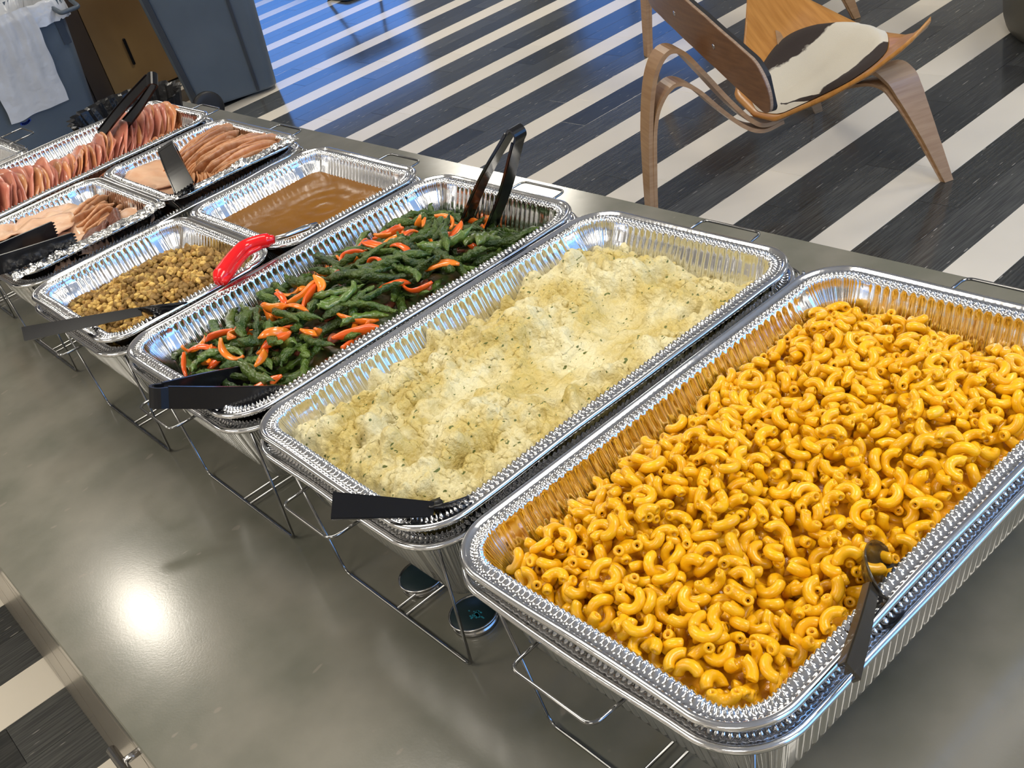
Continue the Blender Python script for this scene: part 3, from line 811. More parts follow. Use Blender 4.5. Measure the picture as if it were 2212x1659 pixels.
def lump_geo(r, seed, sx=1, sy=1, sz=1, amp=.35, sub=1, cube=False):
    bm = bmesh.new()
    if cube:
        bmesh.ops.create_cube(bm, size=r * 1.7); bmesh.ops.bevel(bm, geom=bm.edges[:], offset=r * .28, segments=1, affect='EDGES')
        bmesh.ops.triangulate(bm, faces=bm.faces)
    else: bmesh.ops.create_icosphere(bm, subdivisions=sub, radius=r)
    for v in bm.verts:
        d = 1 + amp * nz(v.co.x / r * 1.1 + seed * 5.3, v.co.y / r * 1.1, v.co.z / r * 1.1 + seed) * (1 if not cube else .6)
        v.co = Vector((v.co.x * sx, v.co.y * sy, v.co.z * sz)) * d
    V = np.array([list(v.co) for v in bm.verts]); F = [tuple(v.index for v in f.verts) for f in bm.faces]; bm.free()
    return V, F, np.array([[0., 0, 0]]), r * min(sx, sy, sz) * .95
R_ = random.Random(21)
BG = [bean_geo(R_.uniform(.055, .105), R_.uniform(.0052, .0070), R_.uniform(-1.3, 1.3), k + 1) for k in range(16)]
BG += [bean_geo(R_.uniform(.05, .07), .0052, R_.uniform(1.9, 2.7), 40 + k) for k in range(4)]
PG = [strip_geo(R_.uniform(.035, .068), R_.uniform(.009, .014), .0030, R_.uniform(-2.4, 2.4), k) for k in range(10)] + [strip_geo(.062, .013, .003, .9, 20), strip_geo(.05, .010, .0028, 2.8, 21)]
KG = [lump_geo(.0085, k, 1.1, .9, .45, .6, sub=2) for k in range(5)]
def to_mesh(name, G, m, smooth=True):
    me = bpy.data.meshes.new(name); me.from_pydata(G[0].tolist(), [], [tuple(f) for f in G[1]])
    if smooth: me.shade_smooth()
    me.materials.append(MATS[m]); return me
BM = [to_mesh('green_bean', G_, 'bean_pale' if k % 5 == 3 else 'bean') for k, G_ in enumerate(BG)]
PM = [to_mesh('pepper_strip', G_, 'pepper_red' if k % 3 == 1 else 'pepper') for k, G_ in enumerate(PG)]
KM = [to_mesh('bacon_bit', G_, 'bacon') for G_ in KG]
pk = Packer(bean_base, None, 0.72)
veg = []; fails = 0; nb_ = npp = nk = 0
# clusters of pepper seen in the photograph (world x, y)
cl = [(-.62, .10), (-.60, .06), (-.66, .20), (-.64, .33), (-.60, .36), (-.65, .01), (-.57, .01), (-.50, .06), (-.62, .26)]
while fails < 300 and len(veg) < 470:
    u = R_.random(); kind = 'b' if u < .73 else ('p' if u < .88 else 'k')
    G_ = {'b': BG, 'p': PG, 'k': KG}[kind]; gi = R_.randrange(len(G_)); V0, F0, P0, r = G_[gi]
    best = None
    for _ in range(7):
        if kind == 'b':
            q = Quaternion((0, 0, 1), R_.gauss(PI / 4 if R_.random() < .5 else 0.2, .9)) @ Quaternion((0, 1, 0), R_.gauss(0, .13)) @ Quaternion((1, 0, 0), R_.uniform(0, 6.3))
        elif kind == 'p':
            q = Quaternion((0, 0, 1), R_.uniform(0, 6.3)) @ Quaternion((0, 1, 0), R_.gauss(0, .25)) @ Quaternion((1, 0, 0), R_.gauss(PI / 2 if R_.random() < .6 else 0, .4))
        else: q = Quaternion((0, 0, 1), R_.uniform(0, 6.3)) @ Quaternion((1, 0, 0), R_.gauss(0, .4))
        pts = P0 @ qrot(q).T
        if kind == 'b': x = R_.uniform(bcx - bhx, bcx + bhx); y = R_.uniform(bcy - bhy, bcy + bhy)
        else:
            if R_.random() < .5: c = R_.choice(cl); x = R_.gauss(c[0], .03); y = R_.gauss(c[1], .03)
            else: x = R_.uniform(bcx - bhx, bcx + bhx); y = R_.uniform(bcy - bhy, bcy + bhy)
        qx, qy = pts[:, 0] + x, pts[:, 1] + y
        if not np.all(rrect_inside(qx, qy, bcx, bcy, bhx - .008, bhy - .008, brc)): continue
        z = pk.z_at(pts, r, x, y)
        sc = z + pts[:, 2].mean() + r - float(bean_target(np.array([x]), np.array([y]))[0])
        if best is None or sc < best[0]: best = (sc, x, y, z, q, pts)
    if best is None: continue
    if best[0] > 0.012: fails += 1; continue
    sc, x, y, z, q, pts = best; pk.commit(pts, r, x, y, z); veg.append((kind, gi, q, x, y, z))
    me = {'b': BM, 'p': PM, 'k': KM}[kind][gi]
    if kind == 'b': tag(put('green_bean', me, None, loc=(x, y, z), rot=q), 'pale yellow-green wrinkled bean in the pan between gravy and mashed potato' if gi % 5 == 3 else 'dark green wrinkled bean in the pan between gravy and mashed potato', 'green bean', 'pale beans in the foil pan' if gi % 5 == 3 else 'dark green beans in the foil pan')
    elif kind == 'p':
        red = gi % 3 == 1
        tag(put('pepper_strip', me, None, loc=(x, y, z), rot=q), 'red pepper strip lying among the green beans' if red else 'orange pepper strip lying among the green beans', 'pepper', 'red pepper strips among the beans' if red else 'orange pepper strips among the beans')
    else: tag(put('bacon_bit', me, None, loc=(x, y, z), rot=q), 'small browned bacon piece lying among the green beans', 'bacon', 'bacon bits among the beans')
print('veg', len(veg))

# ------------------------------------------------------------------ gravy
gcx, gcy, ghx, ghy, grc = inner(2, 1)
def gravy_h(X, Y):
    r = np.hypot(X - gcx - .02, (Y - gcy - .02) * 1.2)
    return RIM - 0.030 + 0.0007 * np.sin(r * 210) * np.exp(-r * 18) + 0.0005 * vnoise(X, Y, 28) + .0003 * vnoise(X, Y, 80, 3)
V, F, _ = bed('g', '', '', gcx, gcy, ghx + .004, ghy + .004, grc, gravy_h, res=0.003)
tag(put('gravy', np_mesh('gravy', V, F), 'gravy', kind='stuff'), 'smooth glossy brown gravy in the half-size pan', 'gravy')

# ------------------------------------------------------------------ bread stuffing
scx, scy, shx, shy, src = inner(2, 0)
def stuf_target(X, Y):
    z = RIM - 0.044 + 0.054 * gauss(X, Y, scx + .03, scy + .015, .115, .085) + .018 * gauss(X, Y, scx - .01, scy + .07, .06, .035) + .01 * gauss(X, Y, scx - .03, scy - .08, .1, .05)
    return np.minimum(z, RIM - .006) + 0.004 * np.sin(X * 90) * np.sin(Y * 70)
def stuf_base(X, Y): return stuf_target(X, Y) - .008
V, F, _ = bed('s', '', '', scx, scy, shx + .002, shy + .002, src, lambda X, Y: stuf_base(X, Y) + .002 * vnoise(X, Y, 140), res=0.004)
tag(put('stuffing', np_mesh('stuffing', V, F), 'stuffing_bed', kind='stuff'), 'moist brown stuffing mass beneath the loose bread pieces', 'stuffing')
SG = [lump_geo(R_.uniform(.0032, .0048), k, R_.uniform(.9, 1.3), 1, R_.uniform(.75, 1), .5, sub=1) for k in range(7)] + [lump_geo(R_.uniform(.0042, .0055), 20 + k, 1, 1, .9, .5, cube=True) for k in range(5)]
SM = [[to_mesh('bread_piece', G_, m, False) for G_ in SG] for m in ('bread', 'bread_brown')]
pk = Packer(stuf_base, None, 0.80); st = []; fails = 0
while fails < 80 and len(st) < 1800:
    gi = R_.randrange(len(SG)); V0, F0, P0, r = SG[gi]; best = None
    for _ in range(4):
        x = R_.uniform(scx - shx, scx + shx); y = R_.uniform(scy - shy, scy + shy)
        if not rrect_inside(np.array([x]), np.array([y]), scx, scy, shx - r, shy - r, src)[0]: continue
        if float(gauss(np.array([x]), np.array([y]), scx + .03, scy + .0, .16, .14)[0]) < R_.random() * .45: continue
        z = pk.z_at(P0, r, x, y); sc = z + r - float(stuf_target(np.array([x]), np.array([y]))[0])
        if best is None or sc < best[0]: best = (sc, x, y, z)
    if best is None: continue
    if best[0] > .006: fails += 1; continue
    sc, x, y, z = best; pk.commit(P0, r, x, y, z)
    st.append((gi, Quaternion((R_.gauss(0, 1), R_.gauss(0, 1), R_.gauss(0, 1), R_.gauss(0, 1))).normalized(), x, y, z, sc))
order = sorted(range(len(st)), key=lambda k: -(st[k][5] * 40 + SG[st[k][0]][3] * 60 - .0 * k) + dist(st[k]) * .05)
solo = set(order[:280]); rr_ = {0: [], 1: []}
for k, (gi, q, x, y, z, sc) in enumerate(st):
    c = 1 if nz(x * 40, y * 40) + R_.uniform(-.3, .3) > .05 else 0
    if k in solo: tag(put('bread_piece', SM[c][gi], None, loc=(x, y, z), rot=q), 'small toasted bread cube in the stuffing pan', 'bread cube', 'bread cubes in the stuffing')
    else: rr_[c].append((gi, q, x, y, z, 1))
def join_tri(name, items, m, label):
    VV = []; FF = []; o = 0
    for gi, q, x, y, z, s in items:
        V0, F0 = SG[gi][0], SG[gi][1]; VV.append(V0 @ qrot(q).T + (x, y, z)); FF.append(np.array([f for f in F0 if len(f) == 3]) + o); o += len(V0)
    t = put(name, np_mesh(name, np.concatenate(VV), np.concatenate(FF), False), m, kind='stuff'); t['label'] = label; t['category'] = 'stuffing'
join_tri('stuffing_crumbs', rr_[0], 'bread', 'pale golden bread crumbs of the stuffing')
join_tri('stuffing_crumbs', rr_[1], 'bread_brown', 'dark brown herbed crumbs of the stuffing')
print('stuffing', len(st))

# ------------------------------------------------------------------ sliced meats
def slice_geo(lx, ly, th, seed, bend=0.0, wave=0.003, seg=28, rings=5, irr=.12, pw=2.3):
    V = []; F = []
    def pt(rr, a, top):
        c, s = math.cos(a), math.sin(a)
        R = (abs(c) ** pw + abs(s) ** pw) ** (-1 / pw) * (1 + irr * nz(math.cos(a) * 1.3 + seed * 3.7, math.sin(a) * 1.3))
        x, y = lx / 2 * R * rr * c, ly / 2 * R * rr * s
        z = wave * nz(x * 35 + seed, y * 35, 2.0) * 2 + (th / 2 if top else -th / 2) * (1 if rr < .99 else .5)
        if abs(bend) > 1e-4:
            ra = lx / bend; an = x / ra; x, z = (ra - z) * math.sin(an), ra - (ra - z) * math.cos(an)
        return (x, y, z)
    for top in (1, 0):
        b = len(V); V.append(pt(0, 0, top))
        for r_ in range(1, rings + 1):
            for k in range(seg): V.append(pt((r_ / rings) ** .8, 2 * PI * k / seg, top))
        for k in range(seg):
            f = (b, b + 1 + k, b + 1 + (k + 1) % seg); F.append(f if top else f[::-1])
        for r_ in range(rings - 1):
            for k in range(seg):
                a0 = b + 1 + r_ * seg; f = (a0 + k, a0 + seg + k, a0 + seg + (k + 1) % seg, a0 + (k + 1) % seg); F.append(f if top else f[::-1])
    t0 = 1 + (rings - 1) * seg; b0 = 1 + rings * seg + t0
    for k in range(seg): F.append((t0 + k, b0 + k, b0 + (k + 1) % seg, t0 + (k + 1) % seg))
    return np.array(V), F
def place(name, geo, m, loc, rot, label, cat, group):
    me = geo if isinstance(geo, bpy.types.Mesh) else to_mesh(name, geo, m)
    return tag(put(name, me, None, loc=loc, rot=rot), label, cat, group)
def eq(yaw, tx, ty): return Quaternion((0, 0, 1), yaw) @ Quaternion((0, 1, 0), ty) @ Quaternion((1, 0, 0), tx)
R_ = random.Random(77)
# beds so nothing shows through below
def simple_bed(name, label, m, reg, z0, amp):
    cx, cy, hx, hy, rc = reg
    V, F, _ = bed('x', '', '', cx, cy, hx, hy, rc, lambda X, Y: z0 + amp * vnoise(X, Y, 25), res=0.008)
    tag(put(name, np_mesh(name, V, F), m, kind='stuff'), label, 'meat juices')
# ham
h = inner(0)
simple_bed('ham_juices', 'reddish ham pieces and juices under the ham slices', 'ham', h, RIM - .066, .006)
HS = [to_mesh('ham_slice', slice_geo(R_.uniform(.128, .160), R_.uniform(.112, .130), .0026, k, bend=R_.uniform(-.25, .35), wave=.002), 'ham' if k % 4 else 'ham_golden') for k in range(10)]
n = 72
for k in range(n):
    t = k / (n - 1); y = -.075 + .435 * t; x = -1.668 + .022 * math.sin(t * 5.0 + .8) + R_.uniform(-.006, .006)
    z = RIM - .046 + .010 * math.sin(t * 9) + R_.uniform(-.003, .003)
    q = Quaternion((0, 0, 1), R_.gauss(0.12 * math.sin(t * 7), .14)) @ Quaternion((1, 0, 0), math.radians(47) + R_.gauss(0, .07)) @ Quaternion((0, 0, 1), R_.uniform(0, 6.3))
    place('ham_slice', HS[(k * 3 + (1 if R_.random() < .3 else 0)) % 10], None, (x, y, z), q, 'pink ham slice in the long shingled row at the far pan', 'ham slice', 'shingled ham slices along the pan')
HG = [to_mesh('ham_slice', slice_geo(.064, .066, .0035, 30 + k, bend=.2, wave=.0015), 'ham_golden') for k in range(4)]
for k in range(10):
    t = k / 9; x = -1.545 - .012 * math.sin(t * 3); y = .235 + .125 * t
    place('ham_slice', HG[k % 4], None, (x, y, RIM - .044 + .008 * math.sin(t * 3)), Quaternion((0, 0, 1), R_.gauss(-.25, .08)) @ Quaternion((1, 0, 0), math.radians(50) + R_.gauss(0, .05)), 'small golden ham slice at the far right corner of the ham pan', 'ham slice', 'small golden ham slices')
for k, (x, y, yaw) in enumerate([(-1.535, .16, .3), (-1.54, .06, -.2), (-1.55, -.02, .2), (-1.70, -.06, 1.2)]):
    place('ham_slice', slice_geo(.085, .13, .003, 60 + k, bend=.5, wave=.003), 'ham' if k else 'ham_golden', (x, y, RIM - .043), eq(yaw, 0, -.5), ['flat ham slice against the inner right wall near the small golden slices', 'flat ham slice leaning on the right wall, midway along the ham pan', 'folded ham slice lying at the near right of the ham pan', 'golden ham slice at the near left end of the ham pan'][k], 'ham slice', 'loose ham slices')
# turkey, near pan
tn = inner(1, 0); tf = inner(1, 1)
simple_bed('turkey_juices', 'turkey pieces and juices below the slices in the near turkey pan', 'turkey_brown', tn, RIM - .052, .006)
simple_bed('turkey_juices', 'turkey pieces and juices below the slices in the far turkey pan', 'turkey_brown', tf, RIM - .052, .006)
cx, cy = HC[(1, 0)]
big = [(-.095, -.065, .2, -.1, -.006, 'leftmost'), (-.05, -.07, 1.1, .05, -.008, ''), (.02, -.075, .6, .1, -.014, ''), (-.09, .0, 1.9, -.05, -.012, ''), (-.03, -.02, .9, .0, -.004, ''), (.04, -.03, 1.5, .12, -.010, ''), (.085, -.05, .4, .16, -.022, ''), (.0, .03, .1, .1, -.018, ''), (.09, .01, 2.2, .2, -.030, ''), (-.10, .055, .8, -.1, -.026, '')]
for k, (dx, dy, yaw, ty, dz, _) in enumerate(big):
    place('turkey_slice', slice_geo(R_.uniform(.10, .125), R_.uniform(.085, .10), .004, 100 + k, bend=R_.uniform(.1, .5), wave=.004, irr=.2), 'turkey', (cx + dx, cy + dy, RIM + dz - .004 * (k % 3)), eq(yaw, R_.gauss(0, .08), ty + .08), 'large pale turkey slice in the near turkey pan', 'turkey slice', 'large pale turkey slices in the near pan')
for k in range(7):
    place('turkey_slice', slice_geo(.035, R_.uniform(.075, .095), .005, 130 + k, bend=.4, wave=.004, irr=.3, pw=3), 'turkey_brown', (cx - .055 + .016 * k, cy + .055 + .004 * (k % 2), RIM - .014 - .002 * k), eq(.35 + R_.gauss(0, .08), .05, -.75), 'narrow brown striated turkey slice piled before the divider of the near pan', 'turkey slice', 'brown turkey strips in the near pan')
place('turkey_slice', slice_geo(.045, .085, .010, 140, bend=.5, wave=.004, irr=.3, pw=3), 'turkey_dark', (cx + .075, cy + .055, RIM - .016), eq(1.25, 0, -.4), 'dark brown turkey piece with skin, upper one, in the near turkey pan', 'turkey slice', None)
place('turkey_slice', slice_geo(.045, .080, .008, 141, bend=.5, wave=.004, irr=.3, pw=3), 'turkey_dark', (cx + .085, cy + .022, RIM - .018), eq(1.1, 0, -.25), 'dark brown turkey piece lying below the darkest piece in the near turkey pan', 'turkey slice', None)
place('turkey_slice', slice_geo(.07, .08, .005, 142, bend=.6, wave=.004, irr=.2), 'turkey', (cx + .085, cy + .083, RIM - .027), eq(.2, .1, .2), 'pale turkey slice behind the dark pieces by the pan divider', 'turkey slice', None)
# turkey, far pan
cx, cy = HC[(1, 1)]
place('turkey_slice', slice_geo(.13, .12, .005, 150, bend=.4, wave=.004, irr=.15), 'turkey', (cx - .045, cy - .065, RIM - .018), eq(.4, .05, .1), 'large flat pale turkey slice at the near end of the far turkey pan', 'turkey slice', None)
place('turkey_slice', slice_geo(.10, .10, .005, 151, bend=.4, wave=.004, irr=.15), 'turkey', (cx + .02, cy - .08, RIM - .026), eq(1.4, .05, .15), 'pale turkey slice under the big flat one in the far turkey pan', 'turkey slice', None)
TS = [to_mesh('turkey_slice', slice_geo(.060, R_.uniform(.115, .15), .0032, 160 + k, bend=R_.uniform(.2, .6), wave=.003, irr=.16, pw=2.8), 'turkey_brown') for k in range(6)]
for k in range(19):
    t = k / 18
    place('turkey_slice', TS[k % 6], None, (cx - .075 + .085 * t, cy + .030 + R_.uniform(-.010, .010), RIM - .022 + .014 * math.sin(PI * min(1, t * 1.2)) + R_.uniform(-.003, .003)), eq(.15 + R_.gauss(0, .10), R_.gauss(.06, .05), -.95 + R_.gauss(0, .08)), 'thin browned turkey slice in the left stack of the far turkey pan', 'turkey slice', 'left stack of browned turkey slices')
for k in range(16):
    t = k / 15
    place('turkey_slice', TS[(k * 5) % 6], None, (cx + .022 + .080 * t, cy + .045 + R_.uniform(-.010, .010), RIM - .024 + .014 * math.sin(PI * min(1, t * 1.2)) + R_.uniform(-.003, .003)), eq(-.12 + R_.gauss(0, .08), R_.gauss(-.03, .05), -.95 + R_.gauss(0, .08)), 'thin browned turkey slice in the right stack of the far turkey pan', 'turkey slice', 'right stack of browned turkey slices')
TQ = [to_mesh('turkey_slice', slice_geo(.055, .07, .0035, 170 + k, bend=.4, wave=.003, irr=.16), 'turkey_brown') for k in range(4)]
for k in range(9):
    t = k / 8
    place('turkey_slice', TQ[k % 4], None, (cx + .055 + .045 * t, cy - .052 + .02 * t, RIM - .030), Quaternion((0, 0, 1), 1.2 + R_.gauss(0, .08)) @ Quaternion((0, 1, 0), -.9), 'small browned turkey slice fanned beside the black tongs in the far pan', 'turkey slice', 'small fanned turkey slices')
# ------------------------------------------------------------------ loose foil on the turkey pans
def crumple(name, x0, x1, y0, y1, zc, seed, label, nx=26, ny=150, amp=.006):
    V = []; F = []
    for i in range(nx + 1):
        for j in range(ny + 1):
            u = i / nx; v = j / ny; x = x0 + (x1 - x0) * u; y = y0 + (y1 - y0) * v
            d = noise.noise_vector(Vector((x * 90, y * 90, seed))) * amp + noise.noise_vector(Vector((x * 260, y * 260, seed + 9))) * amp * .4
            w = .35 + .65 * abs(nz(y * 30, seed)) * 2
            V.append((x * 1 + d.x * w + (u - .5) * .010 * nz(y * 25, seed + 3), y + d.y * .6, zc + abs(d.z) * 1.4 * w + .006 * math.sin(PI * u) * (0.5 + nz(y * 22, seed + 7))))
    n1 = ny + 1
    for i in range(nx):
        for j in range(ny): F.append((i * n1 + j, (i + 1) * n1 + j, (i + 1) * n1 + j + 1, i * n1 + j + 1))
    me = np_mesh(name, V, F, True)
    return tag(put(name, me, 'foil_crumple'), label, 'foil')
crumple('foil_sheet', -1.160, -1.126, -.125, .135, RIM + .002, 3, 'crumpled foil edge folded along the near turkey pan rim beside the stuffing')
crumple('foil_sheet', -1.158, -1.132, .150, .395, RIM + .002, 8, 'crumpled foil edge folded along the far turkey pan rim beside the gravy')

# ------------------------------------------------------------------ serving utensils
def arm_mesh(pts, side, w0, w1, th=.0026, teeth=True, lip=.0035):
    P = catmull(pts, 6); n = len(P); W = [w0 + (w1 - w0) * (k / (n - 1)) for k in range(n)]
    b = MB().ribbon(P, side, W, th)
    s = Vector(side).normalized(); t0 = (P[1] - P[0]).normalized(); nn = t0.cross(s).normalized()
    for sg in (-1, 1):  # stiffening flanges
        Q = [P[k] + s * (sg * W[k] / 2) + nn * lip * .4 for k in range(n)]
        b.ribbon(Q, nn, lip, .0016)
    if teeth:
        t = (P[-1] - P[-2]).normalized()
        for k in range(6):
            c = P[-1] + s * (w1 * ((k + .5) / 6 - .5)); a = w1 / 14
            b.add([c - s * a, c + s * a, c + s * a * .3 + t * .004, c - s * a * .3 + t * .004, c - s * a + nn * .002, c + s * a + nn * .002, c + s * a * .3 + t * .004 + nn * .002, c - s * a * .3 + t * .004 + nn * .002],
                  [(3, 2, 1, 0), (4, 5, 6, 7), (0, 1, 5, 4), (1, 2, 6, 5), (2, 3, 7, 6), (3, 0, 4, 7)])
    return b
def tongs(label, E, T1, T2, w0=.020, w1=.026, gap=.008, bow=.006, side=None):
    E, T1, T2 = Vector(E), Vector(T1), Vector(T2)
    t = thing('serving_tongs', label, 'tongs', E)
    d = ((T1 + T2) / 2 - E).normalized(); o = (T1 - T2); o = (o - d * o.dot(d)).normalized(); s = d.cross(o)
    if side is not None: s = Vector(side); s = (s - d * s.dot(d)).normalized(); o = s.cross(d); o = o if o.dot(T1 - T2) > 0 else -o
    for T, sg in ((T1, 1), (T2, -1)):
        a = d * .012 + o * sg * gap; b = T - E; m = a.lerp(b, .5) + o * sg * bow
        arm_mesh([a, m, b], s, w0, w1).build('arm', 'black_plastic', t)
    loop = [d * .012 + o * gap]
    for k in range(9):
        an = PI * k / 8; loop.append(-d * (math.sin(an) * gap * 0.9) + o * (math.cos(an) * gap) + d * .004)
    loop.append(d * .012 - o * gap)
    MB().ribbon(loop, s, w0, .0032).build('spring_end', 'black_plastic', t)
    return t
tongs('black plastic tongs standing upright in the far end of the green bean pan', (-.437, .333, 1.249), (-.572, .352, 1.085), (-.634, .357, 1.082), .017, .021, .007, .004)
tongs('black plastic tongs lying over the near rim of the green bean pan', (-.515, -.160, 1.150), (-.445, -.045, 1.102), (-.552, -.030, 1.088), .023, .024, .009, .004)
tongs('black toothed tongs lying on pale turkey at the left photo edge', (-1.195, -.205, 1.150), (-1.160, -.012, 1.124), (-1.250, -.012, 1.126), .026, .030, .010, .002)
tongs('black tongs resting in the far turkey pan against its foil rim', (-1.270, .222, 1.162), (-1.112, .168, 1.140), (-1.142, .176, 1.124), .028, .034, .008, .002, side=(.25, .9, .25))
tongs('black tongs standing in the ham pan and shining blue', (-1.535, .343, 1.215), (-1.700, .296, 1.112), (-1.748, .262, 1.104), .026, .032, .008, .003, side=(.66, -.45, -.55))

def spoon(label, H, K, B, up, wh=.022, blen=.075, bw=.048, m='black_plastic', bup=None):
    """handle from H to K, bowl from K towards B; up = bowl opening direction"""
    H, K, B = Vector(H), Vector(K), Vector(B)
    t = thing('serving_spoon', label, 'spoon', H)
    d = (K - H).normalized(); up = Vector(up); up = (up - d * up.dot(d)).normalized(); s = d.cross(up)
    P = [Vector((0, 0, 0)), (K - H) * .5 + up * .001, K - H]
    h = MB(); Q = catmull(P, 6); n = len(Q); W = [wh * (1 - .45 * (k / (n - 1))) for k in range(n)]
    h.ribbon(Q, s, W, .0028)
    for sg in (-1, 1): h.ribbon([Q[k] + s * sg * W[k] / 2 - up * .0025 for k in range(n)], up, .006, .0018)
    h.ribbon([Q[k] - up * .003 for k in range(n)], up, .006, .0018)
    h.build('handle', m, t)
    e = (B - K).normalized(); up = Vector(bup) if bup else up; u2 = (up - e * up.dot(e)).normalized(); s2 = e.cross(u2)
    V = []; F = []; nu, nv = 14, 20
    for lay in (0, 1):
        for i in range(nu + 1):
            for j in range(nv):
                r = i / nu; a = 2 * PI * j / nv; x = r * math.cos(a); y = r * math.sin(a)
                z = -.014 * (1 - r * r) - (.0016 if lay else 0)
                V.append((K - H) + e * (blen / 2 * (x + 1) - .004) + s2 * (bw / 2 * y * (1 - .12 * x)) + u2 * (z + .004))
    L = (nu + 1) * nv
    for lay in (0, 1):
        for i in range(nu):
            for j in range(nv):
                f = (lay * L + i * nv + j, lay * L + (i + 1) * nv + j, lay * L + (i + 1) * nv + (j + 1) % nv, lay * L + i * nv + (j + 1) % nv); F.append(f if lay == 0 else f[::-1])
    for j in range(nv): F.append((nu * nv + j, L + nu * nv + j, L + nu * nv + (j + 1) % nv, nu * nv + (j + 1) % nv))
    MB().add(V, F).build('bowl', m, t, smooth=True)
    return t
spoon('black plastic serving spoon with its bowl in the bread stuffing', (-.872, -.190, 1.142), (-.790, -.062, 1.127), (-.765, .010, 1.104), (.80, -.35, .50), .017, bup=(-.4, .2, .85))
spoon('black plastic serving spoon dug into the near corner of the mashed potatoes', (-.178, -.146, 1.146), (-.122, -.084, 1.122), (-.150, -.020, 1.086), (.70, -.20, .68), .022, bup=(-.3, .1, .9))
spoon('smoky dark serving spoon leaning on the right rim of the macaroni pan', (.262, -.036, 1.137), (.226, .040, 1.127), (.190, .108, 1.088), (.75, .25, .55), .014, .080, .042, m='smoky_plastic')

# red-handled ladle
t = thing('ladle', 'red plastic handled ladle resting across the rims between stuffing and green beans', 'ladle', (-.752, .05, 1.137))
c = Vector((-.752, .05, 1.137))
P = [Vector(p) - c for p in [(-.724, .026, 1.140), (-.735, .040, 1.1415), (-.752, .064, 1.144), (-.763, .090, 1.147), (-.757, .112, 1.147), (-.747, .128, 1.145)]]
Q = catmull(P, 7); n = len(Q)
b = MB(); b.tube(Q, .0095, 18, scale=[(.62 + .6 * min(1, k / 5)) * (1.12 - .35 * k / n) if k < n - 3 else .72 - .07 * (k - n + 3) for k in range(n)])
b.build('handle', 'red_plastic', t, smooth=True)
b = MB(); Q2 = catmull([P[0] + Vector((.006, .004, -.002)), P[1] + Vector((.0105, -.001, -.003)), P[2] + Vector((.012, -.002, -.004)), P[3] + Vector((.010, -.004, -.005)), P[4] + Vector((.006, -.004, -.004))], 6); n2 = len(Q2)
b.tube(Q2, .0060, 14, scale=[.9 - .45 * abs(k / n2 - .25) for k in range(n2)]); b.build('finger_grip', 'red_plastic', t, smooth=True)
b = MB(); b.tube([Vector(p) - c for p in [(-.748, .124, 1.145), (-.742, .145, 1.143), (-.738, .172, 1.141), (-.744, .192, 1.136)]], .0042, 10, scale=[1, 1, 1.2, .8]); b.build('shaft', 'steel', t, smooth=True)

# ------------------------------------------------------------------ black bowl behind the ham
t = thing('serving_bowl', 'black crinkled plastic bowl behind the far corner of the ham pan', 'bowl', (-1.945, .405, CT))
V = []; F = []; seg = 96
prof = [(.05, .0), (.08, .055), (.108, .12), (.122, .172), (.131, .177), (.125, .173), (.111, .12), (.083, .057), (.045, .006)]
for r, z in prof:
    for k in range(seg):
        w = 1 + .035 * math.sin(k * PI * 2 / seg * 24) * (z / .177); V.append((r * w * math.cos(2 * PI * k / seg), r * w * math.sin(2 * PI * k / seg), z + .004 * nz(k * .4, z * 20)))
for i in range(len(prof) - 1):
    for k in range(seg): F.append((i * seg + k, i * seg + (k + 1) % seg, (i + 1) * seg + (k + 1) % seg, (i + 1) * seg + k))
F.append(tuple(range(seg - 1, -1, -1))); F.append(tuple((len(prof) - 1) * seg + k for k in range(seg)))
MB().add(V, F).build('body', 'black_crinkle', t)

